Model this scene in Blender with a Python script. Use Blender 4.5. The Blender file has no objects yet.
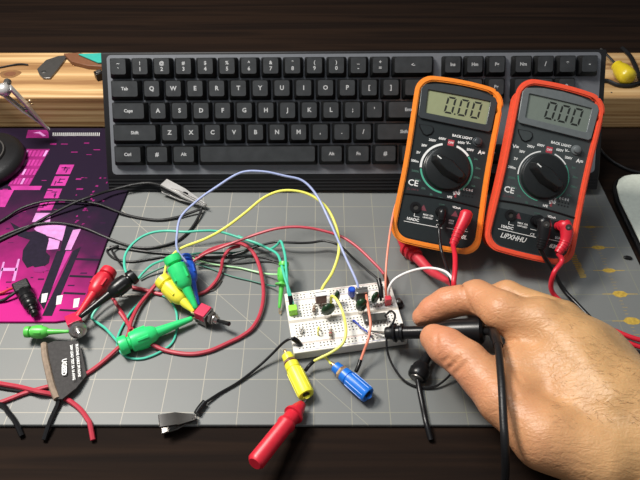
import bpy, bmesh, math, random
import numpy as np
from mathutils import Vector, Matrix
random.seed(4)
S = 0.001
TH = math.radians(45.4); FOC = 623.0; CAMZ = 376.0; CAMY = -371.0
CT, ST = math.cos(TH), math.sin(TH)
scn = bpy.context.scene
COL = scn.collection

def W(px, py, z=0.0):
    """where the photo's pixel meets height z (mm)"""
    u, v = (px-320)/FOC, (py-240)/FOC
    d = Vector((u, CT-v*ST, -ST-v*CT))
    t = (z-CAMZ)/d.z
    return Vector((0, CAMY, CAMZ)) + d*t

def frame(o, yaw, tilt, roll):
    y, t, r = map(math.radians, (yaw, tilt, roll))
    u = Vector((math.cos(y), math.sin(y), 0)); b = Vector((-math.sin(y), math.cos(y), 0))
    v = b*math.cos(t)+Vector((0, 0, math.sin(t)))
    U = u*math.cos(r)+v*math.sin(r); V = v*math.cos(r)-u*math.sin(r); N = U.cross(V)
    M = Matrix((U, V, N)).transposed().to_4x4(); M.translation = Vector(o)
    return M

# ------------------------------------------------------------------ materials
def mat(name, col, rough=0.5, metal=0.0, noise=0.12, nscale=300.0, bump=0.0, bscale=900.0, sss=0.0, spec=0.5, coat=0.0, trans=0.0, emit=0.0):
    m = bpy.data.materials.new(name); m.use_nodes = True
    nt = m.node_tree; b = nt.nodes['Principled BSDF']
    b.inputs['Roughness'].default_value = rough; b.inputs['Metallic'].default_value = metal
    b.inputs['Specular IOR Level'].default_value = spec
    b.inputs['Coat Weight'].default_value = coat
    b.inputs['Transmission Weight'].default_value = trans
    if sss:
        b.inputs['Subsurface Weight'].default_value = sss
        b.inputs['Subsurface Scale'].default_value = 0.004
        b.inputs['Subsurface Radius'].default_value = (1, .35, .2)
    tc = nt.nodes.new('ShaderNodeTexCoord'); nz = nt.nodes.new('ShaderNodeTexNoise')
    nz.inputs['Scale'].default_value = nscale; nz.inputs['Detail'].default_value = 4
    nt.links.new(tc.outputs['Object'], nz.inputs['Vector'])
    mx = nt.nodes.new('ShaderNodeMix'); mx.data_type = 'RGBA'
    c2 = [max(0, c*(1-noise*1.6)) for c in col]; c1 = [min(1, c*(1+noise)) for c in col]
    mx.inputs[6].default_value = (*c2, 1); mx.inputs[7].default_value = (*c1, 1)
    nt.links.new(nz.outputs['Fac'], mx.inputs[0]); nt.links.new(mx.outputs[2], b.inputs['Base Color'])
    if bump:
        n2 = nt.nodes.new('ShaderNodeTexNoise'); n2.inputs['Scale'].default_value = bscale; n2.inputs['Detail'].default_value = 3
        nt.links.new(tc.outputs['Object'], n2.inputs['Vector'])
        bp = nt.nodes.new('ShaderNodeBump'); bp.inputs['Strength'].default_value = bump; bp.inputs['Distance'].default_value = 0.0004
        nt.links.new(n2.outputs['Fac'], bp.inputs['Height']); nt.links.new(bp.outputs['Normal'], b.inputs['Normal'])
    return m

def nd(nt, t, **k):
    n = nt.nodes.new(t)
    for a, v in k.items(): setattr(n, a, v)
    return n

def math_(nt, op, a, b=None, c=None):
    n = nd(nt, 'ShaderNodeMath', operation=op)
    for i, x in enumerate((a, b, c)):
        if x is None: continue
        if isinstance(x, (int, float)): n.inputs[i].default_value = x
        else: nt.links.new(x, n.inputs[i])
    return n.outputs[0]

def mixc(nt, f, a, b):
    n = nd(nt, 'ShaderNodeMix', data_type='RGBA')
    for i, x in ((0, f), (6, a), (7, b)):
        if isinstance(x, (tuple, list)): n.inputs[i].default_value = (*x, 1)
        elif isinstance(x, (int, float)): n.inputs[i].default_value = x
        else: nt.links.new(x, n.inputs[i])
    return n.outputs[2]

def mat_cutting():
    m = mat('cutting_mat_grey', (0.158, 0.166, 0.163), 0.5, noise=0.10, nscale=9, bump=0.08, bscale=3000)
    nt = m.node_tree; b = nt.nodes['Principled BSDF']
    base = b.inputs['Base Color'].links[0].from_socket
    tc = [n for n in nt.nodes if n.type == 'TEX_COORD'][0]
    sx = nd(nt, 'ShaderNodeSeparateXYZ'); nt.links.new(tc.outputs['Object'], sx.inputs[0])
    X, Y = sx.outputs[0], sx.outputs[1]
    inch = 0.0254
    def line(src, off, per, w):
        a = math_(nt, 'ADD', src, -off+per*200)
        p = math_(nt, 'PINGPONG', a, per/2)
        return math_(nt, 'LESS_THAN', p, w)
    g = math_(nt, 'MAXIMUM', line(X, -0.165*inch, inch, 0.00028), line(Y, -0.36*inch, inch, 0.00028))
    # one printed diagonal, 45 degrees
    D = math_(nt, 'ADD', X, Y)
    p0 = W(280, 348, 0)
    dg = math_(nt, 'LESS_THAN', math_(nt, 'ABSOLUTE', math_(nt, 'SUBTRACT', D, (p0.x+p0.y)*S)), 0.0003)
    dg = math_(nt, 'MULTIPLY', dg, math_(nt, 'LESS_THAN', X, 0.06))
    nz = nd(nt, 'ShaderNodeTexNoise'); nz.inputs['Scale'].default_value = 60; nt.links.new(tc.outputs['Object'], nz.inputs['Vector'])
    wear = math_(nt, 'MULTIPLY_ADD', nz.outputs['Fac'], 0.6, 0.35)
    # worn towards the right hand side: the ink there is ochre and thinner
    side = nd(nt, 'ShaderNodeMapRange'); nt.links.new(X, side.inputs[0])
    side.inputs[1].default_value = -0.10; side.inputs[2].default_value = 0.12
    ink = mixc(nt, side.outputs[0], (0.42, 0.385, 0.31), (0.22, 0.225, 0.155))
    fac = math_(nt, 'MULTIPLY', math_(nt, 'MAXIMUM', g, dg), wear)
    c = mixc(nt, fac, base, ink)
    # faint soil blotches
    n3 = nd(nt, 'ShaderNodeTexNoise'); n3.inputs['Scale'].default_value = 25; n3.inputs['Detail'].default_value = 8
    nt.links.new(tc.outputs['Object'], n3.inputs['Vector'])
    r = nd(nt, 'ShaderNodeMapRange'); nt.links.new(n3.outputs['Fac'], r.inputs[0]); r.inputs[1].default_value = .6; r.inputs[2].default_value = .75
    r.inputs[4].default_value = 0.25
    c = mixc(nt, r.outputs[0], c, (0.16, 0.15, 0.14))
    nt.links.new(c, b.inputs['Base Color'])
    return m

def mat_wood(name, c1, c2, c3, sc=1.0):
    m = mat(name, c1, 0.55, bump=0.1)
    nt = m.node_tree; b = nt.nodes['Principled BSDF']
    tc = [n for n in nt.nodes if n.type == 'TEX_COORD'][0]
    mp = nd(nt, 'ShaderNodeMapping'); mp.inputs['Scale'].default_value = (1.2*sc, 30*sc, 110*sc)
    nt.links.new(tc.outputs['Object'], mp.inputs[0])
    nz = nd(nt, 'ShaderNodeTexNoise'); nz.inputs['Scale'].default_value = 3; nz.inputs['Detail'].default_value = 6; nz.inputs['Distortion'].default_value = .6
    nt.links.new(mp.outputs[0], nz.inputs['Vector'])
    cr = nd(nt, 'ShaderNodeValToRGB'); nt.links.new(nz.outputs['Fac'], cr.inputs[0])
    e = cr.color_ramp.elements
    e[0].position = .33; e[0].color = (*c3, 1); e[1].position = .62; e[1].color = (*c1, 1)
    x = e.new(.47); x.color = (*c2, 1)
    nt.links.new(cr.outputs[0], b.inputs['Base Color'])
    return m

def mat_skin():
    m = mat('skin', (0.56, 0.325, 0.145), 0.42, noise=0.2, nscale=70, sss=0.08, spec=0.4)
    nt = m.node_tree; b = nt.nodes['Principled BSDF']
    base = b.inputs['Base Color'].links[0].from_socket
    tc = [n for n in nt.nodes if n.type == 'TEX_COORD'][0]
    geo = nd(nt, 'ShaderNodeNewGeometry'); sx = nd(nt, 'ShaderNodeSeparateXYZ'); nt.links.new(tc.outputs['Object'], sx.inputs[0])
    mr = nd(nt, 'ShaderNodeMapRange'); nt.links.new(sx.outputs[0], mr.inputs[0])
    mr.inputs[1].default_value = 0.075; mr.inputs[2].default_value = 0.16
    mr.inputs[3].default_value = 1; mr.inputs[4].default_value = 0
    n1 = nd(nt, 'ShaderNodeTexNoise'); n1.inputs['Scale'].default_value = 45; nt.links.new(tc.outputs['Object'], n1.inputs['Vector'])
    f = math_(nt, 'MULTIPLY', mr.outputs[0], math_(nt, 'MULTIPLY_ADD', n1.outputs['Fac'], .6, .55))
    c = mixc(nt, f, base, (0.57, 0.225, 0.125))
    nt.links.new(c, b.inputs['Base Color'])
    mp = nd(nt, 'ShaderNodeMapping'); mp.inputs['Rotation'].default_value = (0, 0, math.radians(35)); mp.inputs['Scale'].default_value = (90, 260, 200)
    nt.links.new(tc.outputs['Object'], mp.inputs[0])
    n2 = nd(nt, 'ShaderNodeTexNoise'); n2.inputs['Scale'].default_value = 1.3; n2.inputs['Detail'].default_value = 5; n2.inputs['Distortion'].default_value = 1.0
    nt.links.new(mp.outputs[0], n2.inputs['Vector'])
    vo = nd(nt, 'ShaderNodeTexVoronoi'); vo.inputs['Scale'].default_value = 700; nt.links.new(tc.outputs['Object'], vo.inputs['Vector'])
    h = math_(nt, 'ADD', n2.outputs['Fac'], math_(nt, 'MULTIPLY', vo.outputs['Distance'], .15))
    bp = nd(nt, 'ShaderNodeBump'); bp.inputs['Strength'].default_value = .55; bp.inputs['Distance'].default_value = .0011
    nt.links.new(h, bp.inputs['Height']); nt.links.new(bp.outputs[0], b.inputs['Normal'])
    return m

M = {}
def D(k, *a, **kw): M[k] = mat(k, *a, **kw)
M['mat'] = mat_cutting()
M['pine'] = mat_wood('pine', (0.56, 0.38, 0.19), (0.42, 0.25, 0.105), (0.24, 0.12, 0.045))
M['darkwood'] = mat_wood('dark_bench', (0.016, 0.008, 0.0045), (0.010, 0.005, 0.003), (0.006, 0.003, 0.002))
M['skin'] = mat_skin()
D('wall', (0.012, 0.011, 0.010), .9)
D('case', (0.009, 0.0095, 0.011), .5)
D('plate', (0.17, 0.18, 0.20), .35, metal=.3, noise=.08)
D('key', (0.004, 0.0045, 0.005), .5, bump=.15)
D('keytop_lit', (0.032, 0.035, 0.038), .36, bump=.2, bscale=1500, noise=.3, nscale=120)  # paler than the key sides: light on the tops put into the colour
D('legend', (0.36, 0.37, 0.38), .6)
D('orange', (0.80, 0.235, 0.02), .42, bump=.1)
D('redorange', (0.80, 0.085, 0.035), .42, bump=.1)
D('face', (0.015, 0.020, 0.022), .42, bump=.1)
D('facegrey', (0.045, 0.054, 0.056), .4, bump=.1)
D('bezel', (0.033, 0.039, 0.043), .3)
D('bezelgrey', (0.12, 0.135, 0.14), .3)
D('lcd', (0.245, 0.27, 0.155), .25, noise=.05, coat=.5)
D('lcdgrey', (0.15, 0.18, 0.155), .25, noise=.05, coat=.5)
D('segment', (0.008, 0.010, 0.008), .5)
D('ink_white', (0.75, 0.76, 0.75), .6)
D('ink_green', (0.06, 0.36, 0.24), .6)
D('ink_red', (0.42, 0.04, 0.06), .6)
D('ink_dimgreen', (0.05, 0.13, 0.10), .6)
D('ink_dimred', (0.15, 0.03, 0.045), .6)
D('black', (0.008, 0.008, 0.009), .3)
D('blackrub', (0.010, 0.010, 0.011), .4, bump=.3)
D('dial', (0.012, 0.014, 0.015), .3)
D('hole', (0.03, 0.028, 0.026), .8)
D('red', (0.60, 0.016, 0.035), .38)
D('darkred', (0.52, 0.03, 0.05), .42)
D('redsil', (0.46, 0.035, 0.06), .42)
D('magred', (0.60, 0.02, 0.075), .38)
D('salmon', (0.80, 0.25, 0.16), .45)
D('yellow', (0.88, 0.84, 0.045), .38)
D('yellowwire', (0.80, 0.78, 0.14), .45)
D('warmyellow', (0.90, 0.78, 0.06), .38)
D('limewire', (0.45, 0.80, 0.42), .45)
D('lavender', (0.34, 0.40, 0.66), .45)
D('teal', (0.07, 0.52, 0.37), .45)
D('darkteal', (0.03, 0.17, 0.12), .5)
D('green', (0.03, 0.66, 0.19), .36)
D('hookgreen', (0.10, 0.55, 0.08), .36)
D('limegreen', (0.32, 0.78, 0.06), .4)
D('blue', (0.015, 0.09, 0.52), .36)
D('jackblue', (0.012, 0.17, 0.68), .34)
D('capblue', (0.01, 0.04, 0.38), .3)
D('white', (0.80, 0.80, 0.79), .5)
D('board', (0.80, 0.775, 0.72), .5, noise=.05, bump=.1)
D('channel', (0.50, 0.46, 0.40), .6)
D('boardfoot', (0.20, 0.17, 0.13), .6)
D('metal', (0.62, 0.60, 0.57), .28, metal=1, nscale=900)
D('darkmetal', (0.20, 0.19, 0.18), .35, metal=.8)
D('copper', (0.70, 0.50, 0.28), .35, metal=.8)
D('brown', (0.12, 0.035, 0.02), .4)
D('greencap', (0.012, 0.045, 0.016), .25, noise=.4)
D('ic', (0.05, 0.05, 0.045), .5)
D('fabric', (0.055, 0.052, 0.052), .8, bump=.8, bscale=2500, noise=.3, nscale=500)
D('tan', (0.28, 0.21, 0.155), .8, bump=.6, noise=.3)
D('padedge', (0.03, 0.02, 0.035), .7)
D('ochre', (0.50, 0.33, 0.05), .6, noise=.4, nscale=400)
D('cream', (0.62, 0.66, 0.58), .35)
D('paper', (0.62, 0.62, 0.61), .6)
D('tealcloth', (0.02, 0.33, 0.27), .7)
D('brownwood', (0.16, 0.065, 0.03), .5)
D('knot', (0.21, 0.10, 0.035), .6, noise=.4, nscale=150)
D('p_light', (0.55, 0.24, 0.52), .6, noise=.3, nscale=200)
D('p_hot', (0.42, 0.035, 0.24), .6, noise=.35, nscale=120)
D('p_mid', (0.24, 0.014, 0.13), .6, noise=.4, nscale=90)
D('p_deep', (0.05, 0.008, 0.05), .6, noise=.4, nscale=90)
D('p_dark', (0.014, 0.010, 0.022), .6, noise=.3)

def mat_pad():
    m = mat('mousepad_print', (.2, .02, .12), .55, bump=.15, bscale=4000)
    nt = m.node_tree; b = nt.nodes['Principled BSDF']
    tc = [n for n in nt.nodes if n.type == 'TEX_COORD'][0]
    sx = nd(nt, 'ShaderNodeSeparateXYZ'); nt.links.new(tc.outputs['Object'], sx.inputs[0])
    # printed artwork: dark top right, hot pink bottom left
    t = math_(nt, 'ADD', math_(nt, 'MULTIPLY_ADD', sx.outputs[0], -3.0, .72), math_(nt, 'MULTIPLY', sx.outputs[1], -6.0))
    nz = nd(nt, 'ShaderNodeTexNoise'); nz.inputs['Scale'].default_value = 35; nz.inputs['Detail'].default_value = 6
    nt.links.new(tc.outputs['Object'], nz.inputs['Vector'])
    t = math_(nt, 'ADD', t, math_(nt, 'MULTIPLY', nz.outputs['Fac'], .5))
    cr = nd(nt, 'ShaderNodeValToRGB'); nt.links.new(t, cr.inputs[0]); e = cr.color_ramp.elements
    e[0].position = .12; e[0].color = (.013, .007, .019, 1); e[1].position = .80; e[1].color = (.46, .014, .19, 1)
    x = e.new(.36); x.color = (.05, .007, .04, 1); x = e.new(.56); x.color = (.21, .009, .10, 1)
    nt.links.new(cr.outputs[0], b.inputs['Base Color'])
    return m
M['pad'] = mat_pad()
D('golden', (0.62, 0.47, 0.02), .3)
for q in ('pad', 'p_light', 'p_hot', 'p_mid', 'p_deep', 'p_dark', 'padedge'): M[q].node_tree.nodes['Principled BSDF'].inputs['Specular IOR Level'].default_value = .08
for q in ('black', 'blackrub', 'case', 'key', 'keytop_lit', 'fabric', 'face', 'facegrey', 'dial'): M[q].node_tree.nodes['Principled BSDF'].inputs['Specular IOR Level'].default_value = .32
D('silver', (0.62, 0.61, 0.60), .34, metal=.55, nscale=900)
D('hair', (0.16, 0.08, 0.035), .6)
M['darkwood'].node_tree.nodes['Principled BSDF'].inputs['Specular IOR Level'].default_value = .12
M['darkwood'].node_tree.nodes['Principled BSDF'].inputs['Roughness'].default_value = .8

# ------------------------------------------------------------------ mesh builder (world mm)
class MB:
    def __init__(s, T=None): s.v = []; s.f = []; s.m = []; s.T = T; s.mi = 0
    def add(s, vs, fs, mi=None):
        b = len(s.v)
        for p in vs:
            p = Vector(p); s.v.append(s.T @ p if s.T else p)
        for f in fs: s.f.append([b+i for i in f]); s.m.append(s.mi if mi is None else mi)
        return s
    def box(s, c, d, mi=None):
        x, y, z = c; a, b, h = d[0]/2, d[1]/2, d[2]/2
        vs = [(x+i*a, y+j*b, z+k*h) for k in (-1, 1) for j in (-1, 1) for i in (-1, 1)]
        return s.add(vs, [(0, 2, 3, 1), (4, 5, 7, 6), (0, 1, 5, 4), (2, 6, 7, 3), (0, 4, 6, 2), (1, 3, 7, 5)], mi)
    def prism(s, poly, z0, z1, mi=None, top=None):
        n = len(poly); t = top or poly
        if sum(poly[i][0]*poly[(i+1) % n][1]-poly[(i+1) % n][0]*poly[i][1] for i in range(n)) < 0:
            poly = poly[::-1]; t = t[::-1]
        vs = [(p[0], p[1], z0) for p in poly]+[(p[0], p[1], z1) for p in t]
        return s.add(vs, [tuple(range(n))[::-1], tuple(range(n, 2*n))]+[(i, (i+1) % n, n+(i+1) % n, n+i) for i in range(n)], mi)
    def ring(s, outer, inner, z0, z1, mi=None, back=None):
        n = len(outer)
        vs = [(p[0], p[1], z) for z, oo in ((z0, back or outer), (z1, outer)) for q in (oo, inner) for p in q]
        fs = []
        for i in range(n):
            j = (i+1) % n
            fs += [(i, j, 2*n+j, 2*n+i), (n+j, n+i, 3*n+i, 3*n+j), (2*n+i, 2*n+j, 3*n+j, 3*n+i), (j, i, n+i, n+j)]
        return s.add(vs, fs, mi)
    def tube(s, pts, r, n=8, mi=None, cap=True):
        pts = [Vector(p) for p in pts]; k = len(pts)
        rs = r if isinstance(r, (list, tuple)) else [r]*k
        vs = []; a = None
        for i in range(k):
            t = (pts[min(i+1, k-1)]-pts[max(i-1, 0)])
            t = t.normalized() if t.length > 1e-9 else Vector((0, 0, 1))
            if a is None: a = t.orthogonal().normalized()
            a = (a-t*a.dot(t)); a = a.normalized() if a.length > 1e-6 else t.orthogonal().normalized()
            b = t.cross(a)
            for j in range(n):
                an = 2*math.pi*j/n; vs.append(pts[i]+(a*math.cos(an)+b*math.sin(an))*rs[i])
        fs = [(i*n+j, i*n+(j+1) % n, (i+1)*n+(j+1) % n, (i+1)*n+j) for i in range(k-1) for j in range(n)]
        if cap: fs += [tuple(range(n))[::-1], tuple(range((k-1)*n, k*n))]
        return s.add(vs, fs, mi)
    def lathe(s, A, B, prof, n=20, mi=None):
        """prof: (mm along A->B, radius)"""
        A = Vector(A); B = Vector(B); d = (B-A).normalized()
        s.tube([A+d*p[0] for p in prof], [max(p[1], .01) for p in prof], n, mi)
        return s
    def sphere(s, c, r, n=10, mi=None, sc=(1, 1, 1)):
        c = Vector(c); vs = []; fs = []
        for i in range(n+1):
            a = math.pi*i/n
            for j in range(2*n):
                b = math.pi*j/n
                vs.append((c.x+r*sc[0]*math.sin(a)*math.cos(b), c.y+r*sc[1]*math.sin(a)*math.sin(b), c.z+r*sc[2]*math.cos(a)))
        for i in range(n):
            for j in range(2*n):
                k = (j+1) % (2*n); fs.append((i*2*n+j, (i+1)*2*n+j, (i+1)*2*n+k, i*2*n+k))
        return s.add(vs, fs, mi)

MW = {}
def build(name, mb, mats, parent=None, smooth=True, bevel=0, seg=2, label=None, loc=None, angle=40):
    if not isinstance(mats, (list, tuple)): mats = [mats]
    me = bpy.data.meshes.new(name)
    if parent is not None: inv = MW[parent.name].inverted(); L = None
    else:
        if loc is None:
            xs = [p.x for p in mb.v]; ys = [p.y for p in mb.v]; zs = [p.z for p in mb.v]
            loc = ((min(xs)+max(xs))/2, (min(ys)+max(ys))/2, min(zs))
        L = Matrix.Translation(Vector(loc)*S); inv = L.inverted()
    me.from_pydata([tuple(inv @ (p*S)) for p in mb.v], [], mb.f)
    for m in mats: me.materials.append(M[m] if isinstance(m, str) else m)
    me.polygons.foreach_set('material_index', mb.m)
    me.update()
    bm = bmesh.new(); bm.from_mesh(me); bmesh.ops.remove_doubles(bm, verts=bm.verts, dist=2e-6) if len(bm.verts) < 60000 else None
    bm.to_mesh(me); bm.free()
    if smooth:
        me.polygons.foreach_set('use_smooth', [True]*len(me.polygons))
        me.set_sharp_from_angle(angle=math.radians(angle))
    o = bpy.data.objects.new(name, me); COL.objects.link(o)
    if parent is not None: o.parent = parent; MW[o.name] = MW[parent.name]
    else: o.matrix_basis = L; MW[o.name] = L
    if bevel:
        md = o.modifiers.new('bevel', 'BEVEL'); md.width = bevel*S; md.segments = seg; md.limit_method = 'ANGLE'; md.angle_limit = math.radians(35)
        md.harden_normals = False
    if label: o['label'] = label
    return o

def tag(o, label, cat, group=None, kind=None):
    if label: o['label'] = label
    if cat: o['category'] = cat
    if group: o['group'] = group
    if kind: o['kind'] = kind
    return o

def thing(name, label, cat, T=None, loc=(0, 0, 0), group=None):
    o = bpy.data.objects.new(name, None); COL.objects.link(o); o.empty_display_size = .01
    L = T.copy() if T is not None else Matrix.Translation(Vector(loc))
    L.translation = L.translation*S
    o.matrix_basis = L; MW[o.name] = L
    return tag(o, label, cat, group)

FONTCACHE = {}
def text(mb, s, x, y, z, size, T=None, ang=0, bold=0, mi=None, shear=0, align='CENTER', depth=.08, sx=1.0):
    """flat raised lettering into mb at local (x,y,z), size mm"""
    key = (s, bold, align, shear)
    if key not in FONTCACHE:
        cu = bpy.data.curves.new('t', 'FONT'); cu.body = s; cu.size = 1; cu.align_x = align; cu.align_y = 'CENTER'; cu.offset = bold; cu.shear = shear
        cu.resolution_u = 2
        ob = bpy.data.objects.new('t', cu); COL.objects.link(ob)
        dg = bpy.context.evaluated_depsgraph_get(); me = bpy.data.meshes.new_from_object(ob.evaluated_get(dg))
        FONTCACHE[key] = ([tuple(v.co) for v in me.vertices], [tuple(p.vertices) for p in me.polygons])
        bpy.data.objects.remove(ob); bpy.data.curves.remove(cu); bpy.data.meshes.remove(me)
    vs, fs = FONTCACHE[key]
    c, sn = math.cos(math.radians(ang)), math.sin(math.radians(ang))
    P = [(x+(v[0]*sx*c-v[1]*sn)*size, y+(v[0]*sx*sn+v[1]*c)*size, z) for v in vs]
    old = mb.T; mb.T = T if T is not None else old; mb.add(P, fs, mi); mb.T = old

def cr(pts, k=8):
    pts = [Vector(p) for p in pts]
    if len(pts) < 3: return pts
    out = []
    P = [pts[0]*2-pts[1]]+pts+[pts[-1]*2-pts[-2]]
    for i in range(1, len(P)-2):
        a, b, c, d = P[i-1:i+3]
        n = max(2, min(k, int((c-b).length/1.5)+1))
        for j in range(n):
            t = j/n
            out.append(.5*((2*b)+(c-a)*t+(2*a-5*b+4*c-d)*t*t+(3*b-a-3*c+d)*t**3))
    out.append(pts[-1]); return out

def wp(pts):  # pixel+height triples to world
    return [W(*p) for p in pts]

def rrect(x0, y0, x1, y1, r, n=6):
    o = []
    for cx, cy, a in ((x1-r, y1-r, 0), (x0+r, y1-r, 90), (x0+r, y0+r, 180), (x1-r, y0+r, 270)):
        for i in range(n+1):
            t = math.radians(a+90*i/n); o.append((cx+r*math.cos(t), cy+r*math.sin(t)))
    return o
def circ(x, y, r, n=24): return [(x+r*math.cos(2*math.pi*i/n), y+r*math.sin(2*math.pi*i/n)) for i in range(n)]

# ------------------------------------------------------------------ the setting
fl = build('floor', MB().box((0, 0, -790), (4000, 4000, 20)), 'wall'); fl['kind'] = 'structure'
wb = build('wall_back', MB().box((0, 1000, 400), (4000, 60, 2400)), 'wall'); wb['kind'] = 'structure'
benchtop = thing('workbench', 'dark brown wooden workbench under the grey cutting mat and the pine plank', 'workbench', loc=(0, 150, -780))
build('bench_top', MB().box((0, 150, -23), (1800, 1300, 40)), 'darkwood', benchtop, bevel=3)
for sx in (-1, 1):
    for sy in (-1, 1):
        build('leg', MB().box((sx*820, 150+sy*570, -411.5), (70, 70, 737)), 'darkwood', benchtop, bevel=3)

# pine plank behind the keyboard
yf = W(320, 128.5, -3).y
pl = thing('pine_plank', 'pale pine plank lying across the bench behind the keyboard', 'plank', loc=(0, yf+44, -3))
build('board', MB().box((0, yf+44.5, 16), (960, 89, 38)), 'pine', pl, bevel=2.5, seg=3)
k = W(10, 74, 35)
mb = MB(); mb.add([(k.x+11*math.cos(a)*(1+.1*math.sin(3*a)), k.y+8*math.sin(a), 35.15) for a in [i*math.pi/12 for i in range(24)]], [tuple(range(24))], 0)
mb.add([(k.x+6*math.cos(a), k.y+4.5*math.sin(a), 35.3) for a in [i*math.pi/12 for i in range(24)]], [tuple(range(24))], 1)
build('knot', mb, ['knot', 'brownwood'], pl, label='dark oval knot in the plank near the clamp')
k = W(611.5, 92.5, 35); build('nail_hole', MB().lathe((k.x, k.y, 35.0), (k.x, k.y, 36), [(0, 1), (.2, .9)], 10), 'hole', pl, label='tiny dark nail hole')

# cutting mat: far right edge and near edge as seen
xr = 10.28*25.4
yb = W(320, 425, 0).y
cm = thing('cutting_mat', 'grey cutting mat printed with a pale one inch grid under the whole test setup', 'cutting mat', loc=(0, 0, 0))
build('sheet', MB().prism(rrect(-330, yb, xr, 141, 6), -3, 0), 'mat', cm, bevel=.6, label='grey sheet printed with pale grid lines')
inch = 25.4
for py, px, w, hh in ((227, 590, 10, 2.6), (247.5, 598.5, 12, 4.4), (270.5, 609, 11, 4.6), (294, 620, 12, 6.5), (321, 632, 13, 7)):
    c = W(px, py, 0); mb = MB()
    o = [(-w*1.15, -.2), (-w/2, -.3), (-w*.3, -hh*.42), (0, -hh/2), (w*.3, -hh*.42), (w/2, -.3), (w*1.15, -.2), (w*1.15, .2), (w/2, .3), (w*.3, hh*.42), (0, hh/2), (-w*.3, hh*.42), (-w/2, .3), (-w*1.15, .2)]
    mb.prism([(c.x+a, c.y+b) for a, b in o], .01, .06)
    build('printed_number', mb, 'ochre', cm, label='worn ochre row marker printed on the mat')
mb = MB(); a = W(570, 250, 0); b = W(583, 277, 0)
for i in range(15):
    p = a.lerp(b, i/14); mb.add([(p.x-3+random.random(), p.y-.9, .06), (p.x+2+random.random()*2, p.y-.6, .06), (p.x+3, p.y+.7, .06), (p.x-2.5, p.y+.5, .06)], [(0, 1, 2, 3)])
build('printed_arrow', mb, 'ochre', cm, label='smeared ochre angle mark beside the red meter')
mb = MB()
xr1 = xr-1.17*inch
for i in range(0, 150):
    y = -0.36*inch+3*inch-i*inch/8
    if y < yb+4: break
    L = 4.2 if i % 4 == 0 else 2.6
    mb.add([(xr1+0, y-.13, .05), (xr1+L, y-.13, .05), (xr1+L, y+.13, .05), (xr1+0, y+.13, .05)], [(0, 1, 2, 3)])
build('ruler_tick', mb, 'ochre', cm, label='fine ochre ruler ticks near the right edge').__setitem__('kind', 'stuff')

# ------------------------------------------------------------------ keyboard
KT = frame((-185.3, 73.06, 20.94), -.845, 52.84, .7455)
kb = thing('computer_keyboard', 'black computer keyboard propped steeply on its long edge behind the meters', 'keyboard', T=KT)
U1 = 19.05
mb = MB(KT)
prof = [(100, 0), (-8.5, 0), (-9.8, -.8), (-23.2, -2.9), (-13.2, -15.2), (100, -16)]
n = len(prof); x0, x1 = -8.3, 437
mb.add([(x, p[0], p[1]) for x in (x0, x1) for p in prof], [tuple(range(n)), tuple(range(n, 2*n))[::-1]]+[(i, n+i, n+(i+1) % n, (i+1) % n) for i in range(n)])
build('case', mb, 'case', kb, bevel=1.2)
mb = MB(KT); o = rrect(-3, -7.5, 432, 97.5, 4); mb.prism(o, 0, .5)
build('plate', mb, 'plate', kb, label='silvery plate showing between the keys')
for gy in (-12.5, -15.5, -18.5, -21.5):
    f = (gy+9.8)/(-14.4); mb = MB(KT); mb.box((214, gy, -.8-2.2*f+.25), (444, .9, .7)); build('ridge', mb, 'case', kb)
for fx in (30, 400):
    p1 = KT @ Vector((fx, 86, -15)); p2 = Vector((p1.x, 152, -2.5))
    build('folding_foot', MB().tube([p1, p2], 4, 4), 'case', kb)
rows = []
num = [('~\n`', 1)]+[(a, 1) for a in ['!\n1', '@\n2', '#\n3', '$\n4', '%\n5', '^\n6', '&\n7', '*\n8', '(\n9', ')\n0', '_\n-', '+\n=']]+[('<-', 2)]
rows.append((4, 0, num)); rows.append((3, 0, [('Tab', 1.5)]+[(c, 1) for c in 'QWERTYUIOP[]']+[('\\', 1.5)]))
rows.append((2, 0, [('Caps', 1.75)]+[(c, 1) for c in "ASDFGHJKL;'"]+[('Enter', 2.25)]))
rows.append((1, 0, [('Shift', 2.25)]+[(c, 1) for c in 'ZXCVBNM,./']+[('Shift', 2.75)]))
rows.append((0, 0, [('Ctrl', 1.5), ('#', 1.25), ('Alt', 1.25), ('', 5.65), ('Alt', 1.25), ('Fn', 1.25), ('#', 1.25), ('Ctrl', 1.6)]))
rows += [(4, 15.3, [('Ins', 1), ('Hm', 1), ('Pg', 1)]), (3, 15.3, [('Del', 1), ('End', 1), ('Pg', 1)]), (1, 16.3, [('^', 1)]), (0, 15.3, [('<', 1), ('v', 1), ('>', 1)])]
rows += [(4, 18.5, [('Nm', 1), ('/', 1), ('*', 1), ('-', 1)]), (3, 18.5, [('7', 1), ('8', 1), ('9', 1)]), (2, 18.5, [('4', 1), ('5', 1), ('6', 1)]), (1, 18.5, [('1', 1), ('2', 1), ('3', 1)])]
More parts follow.
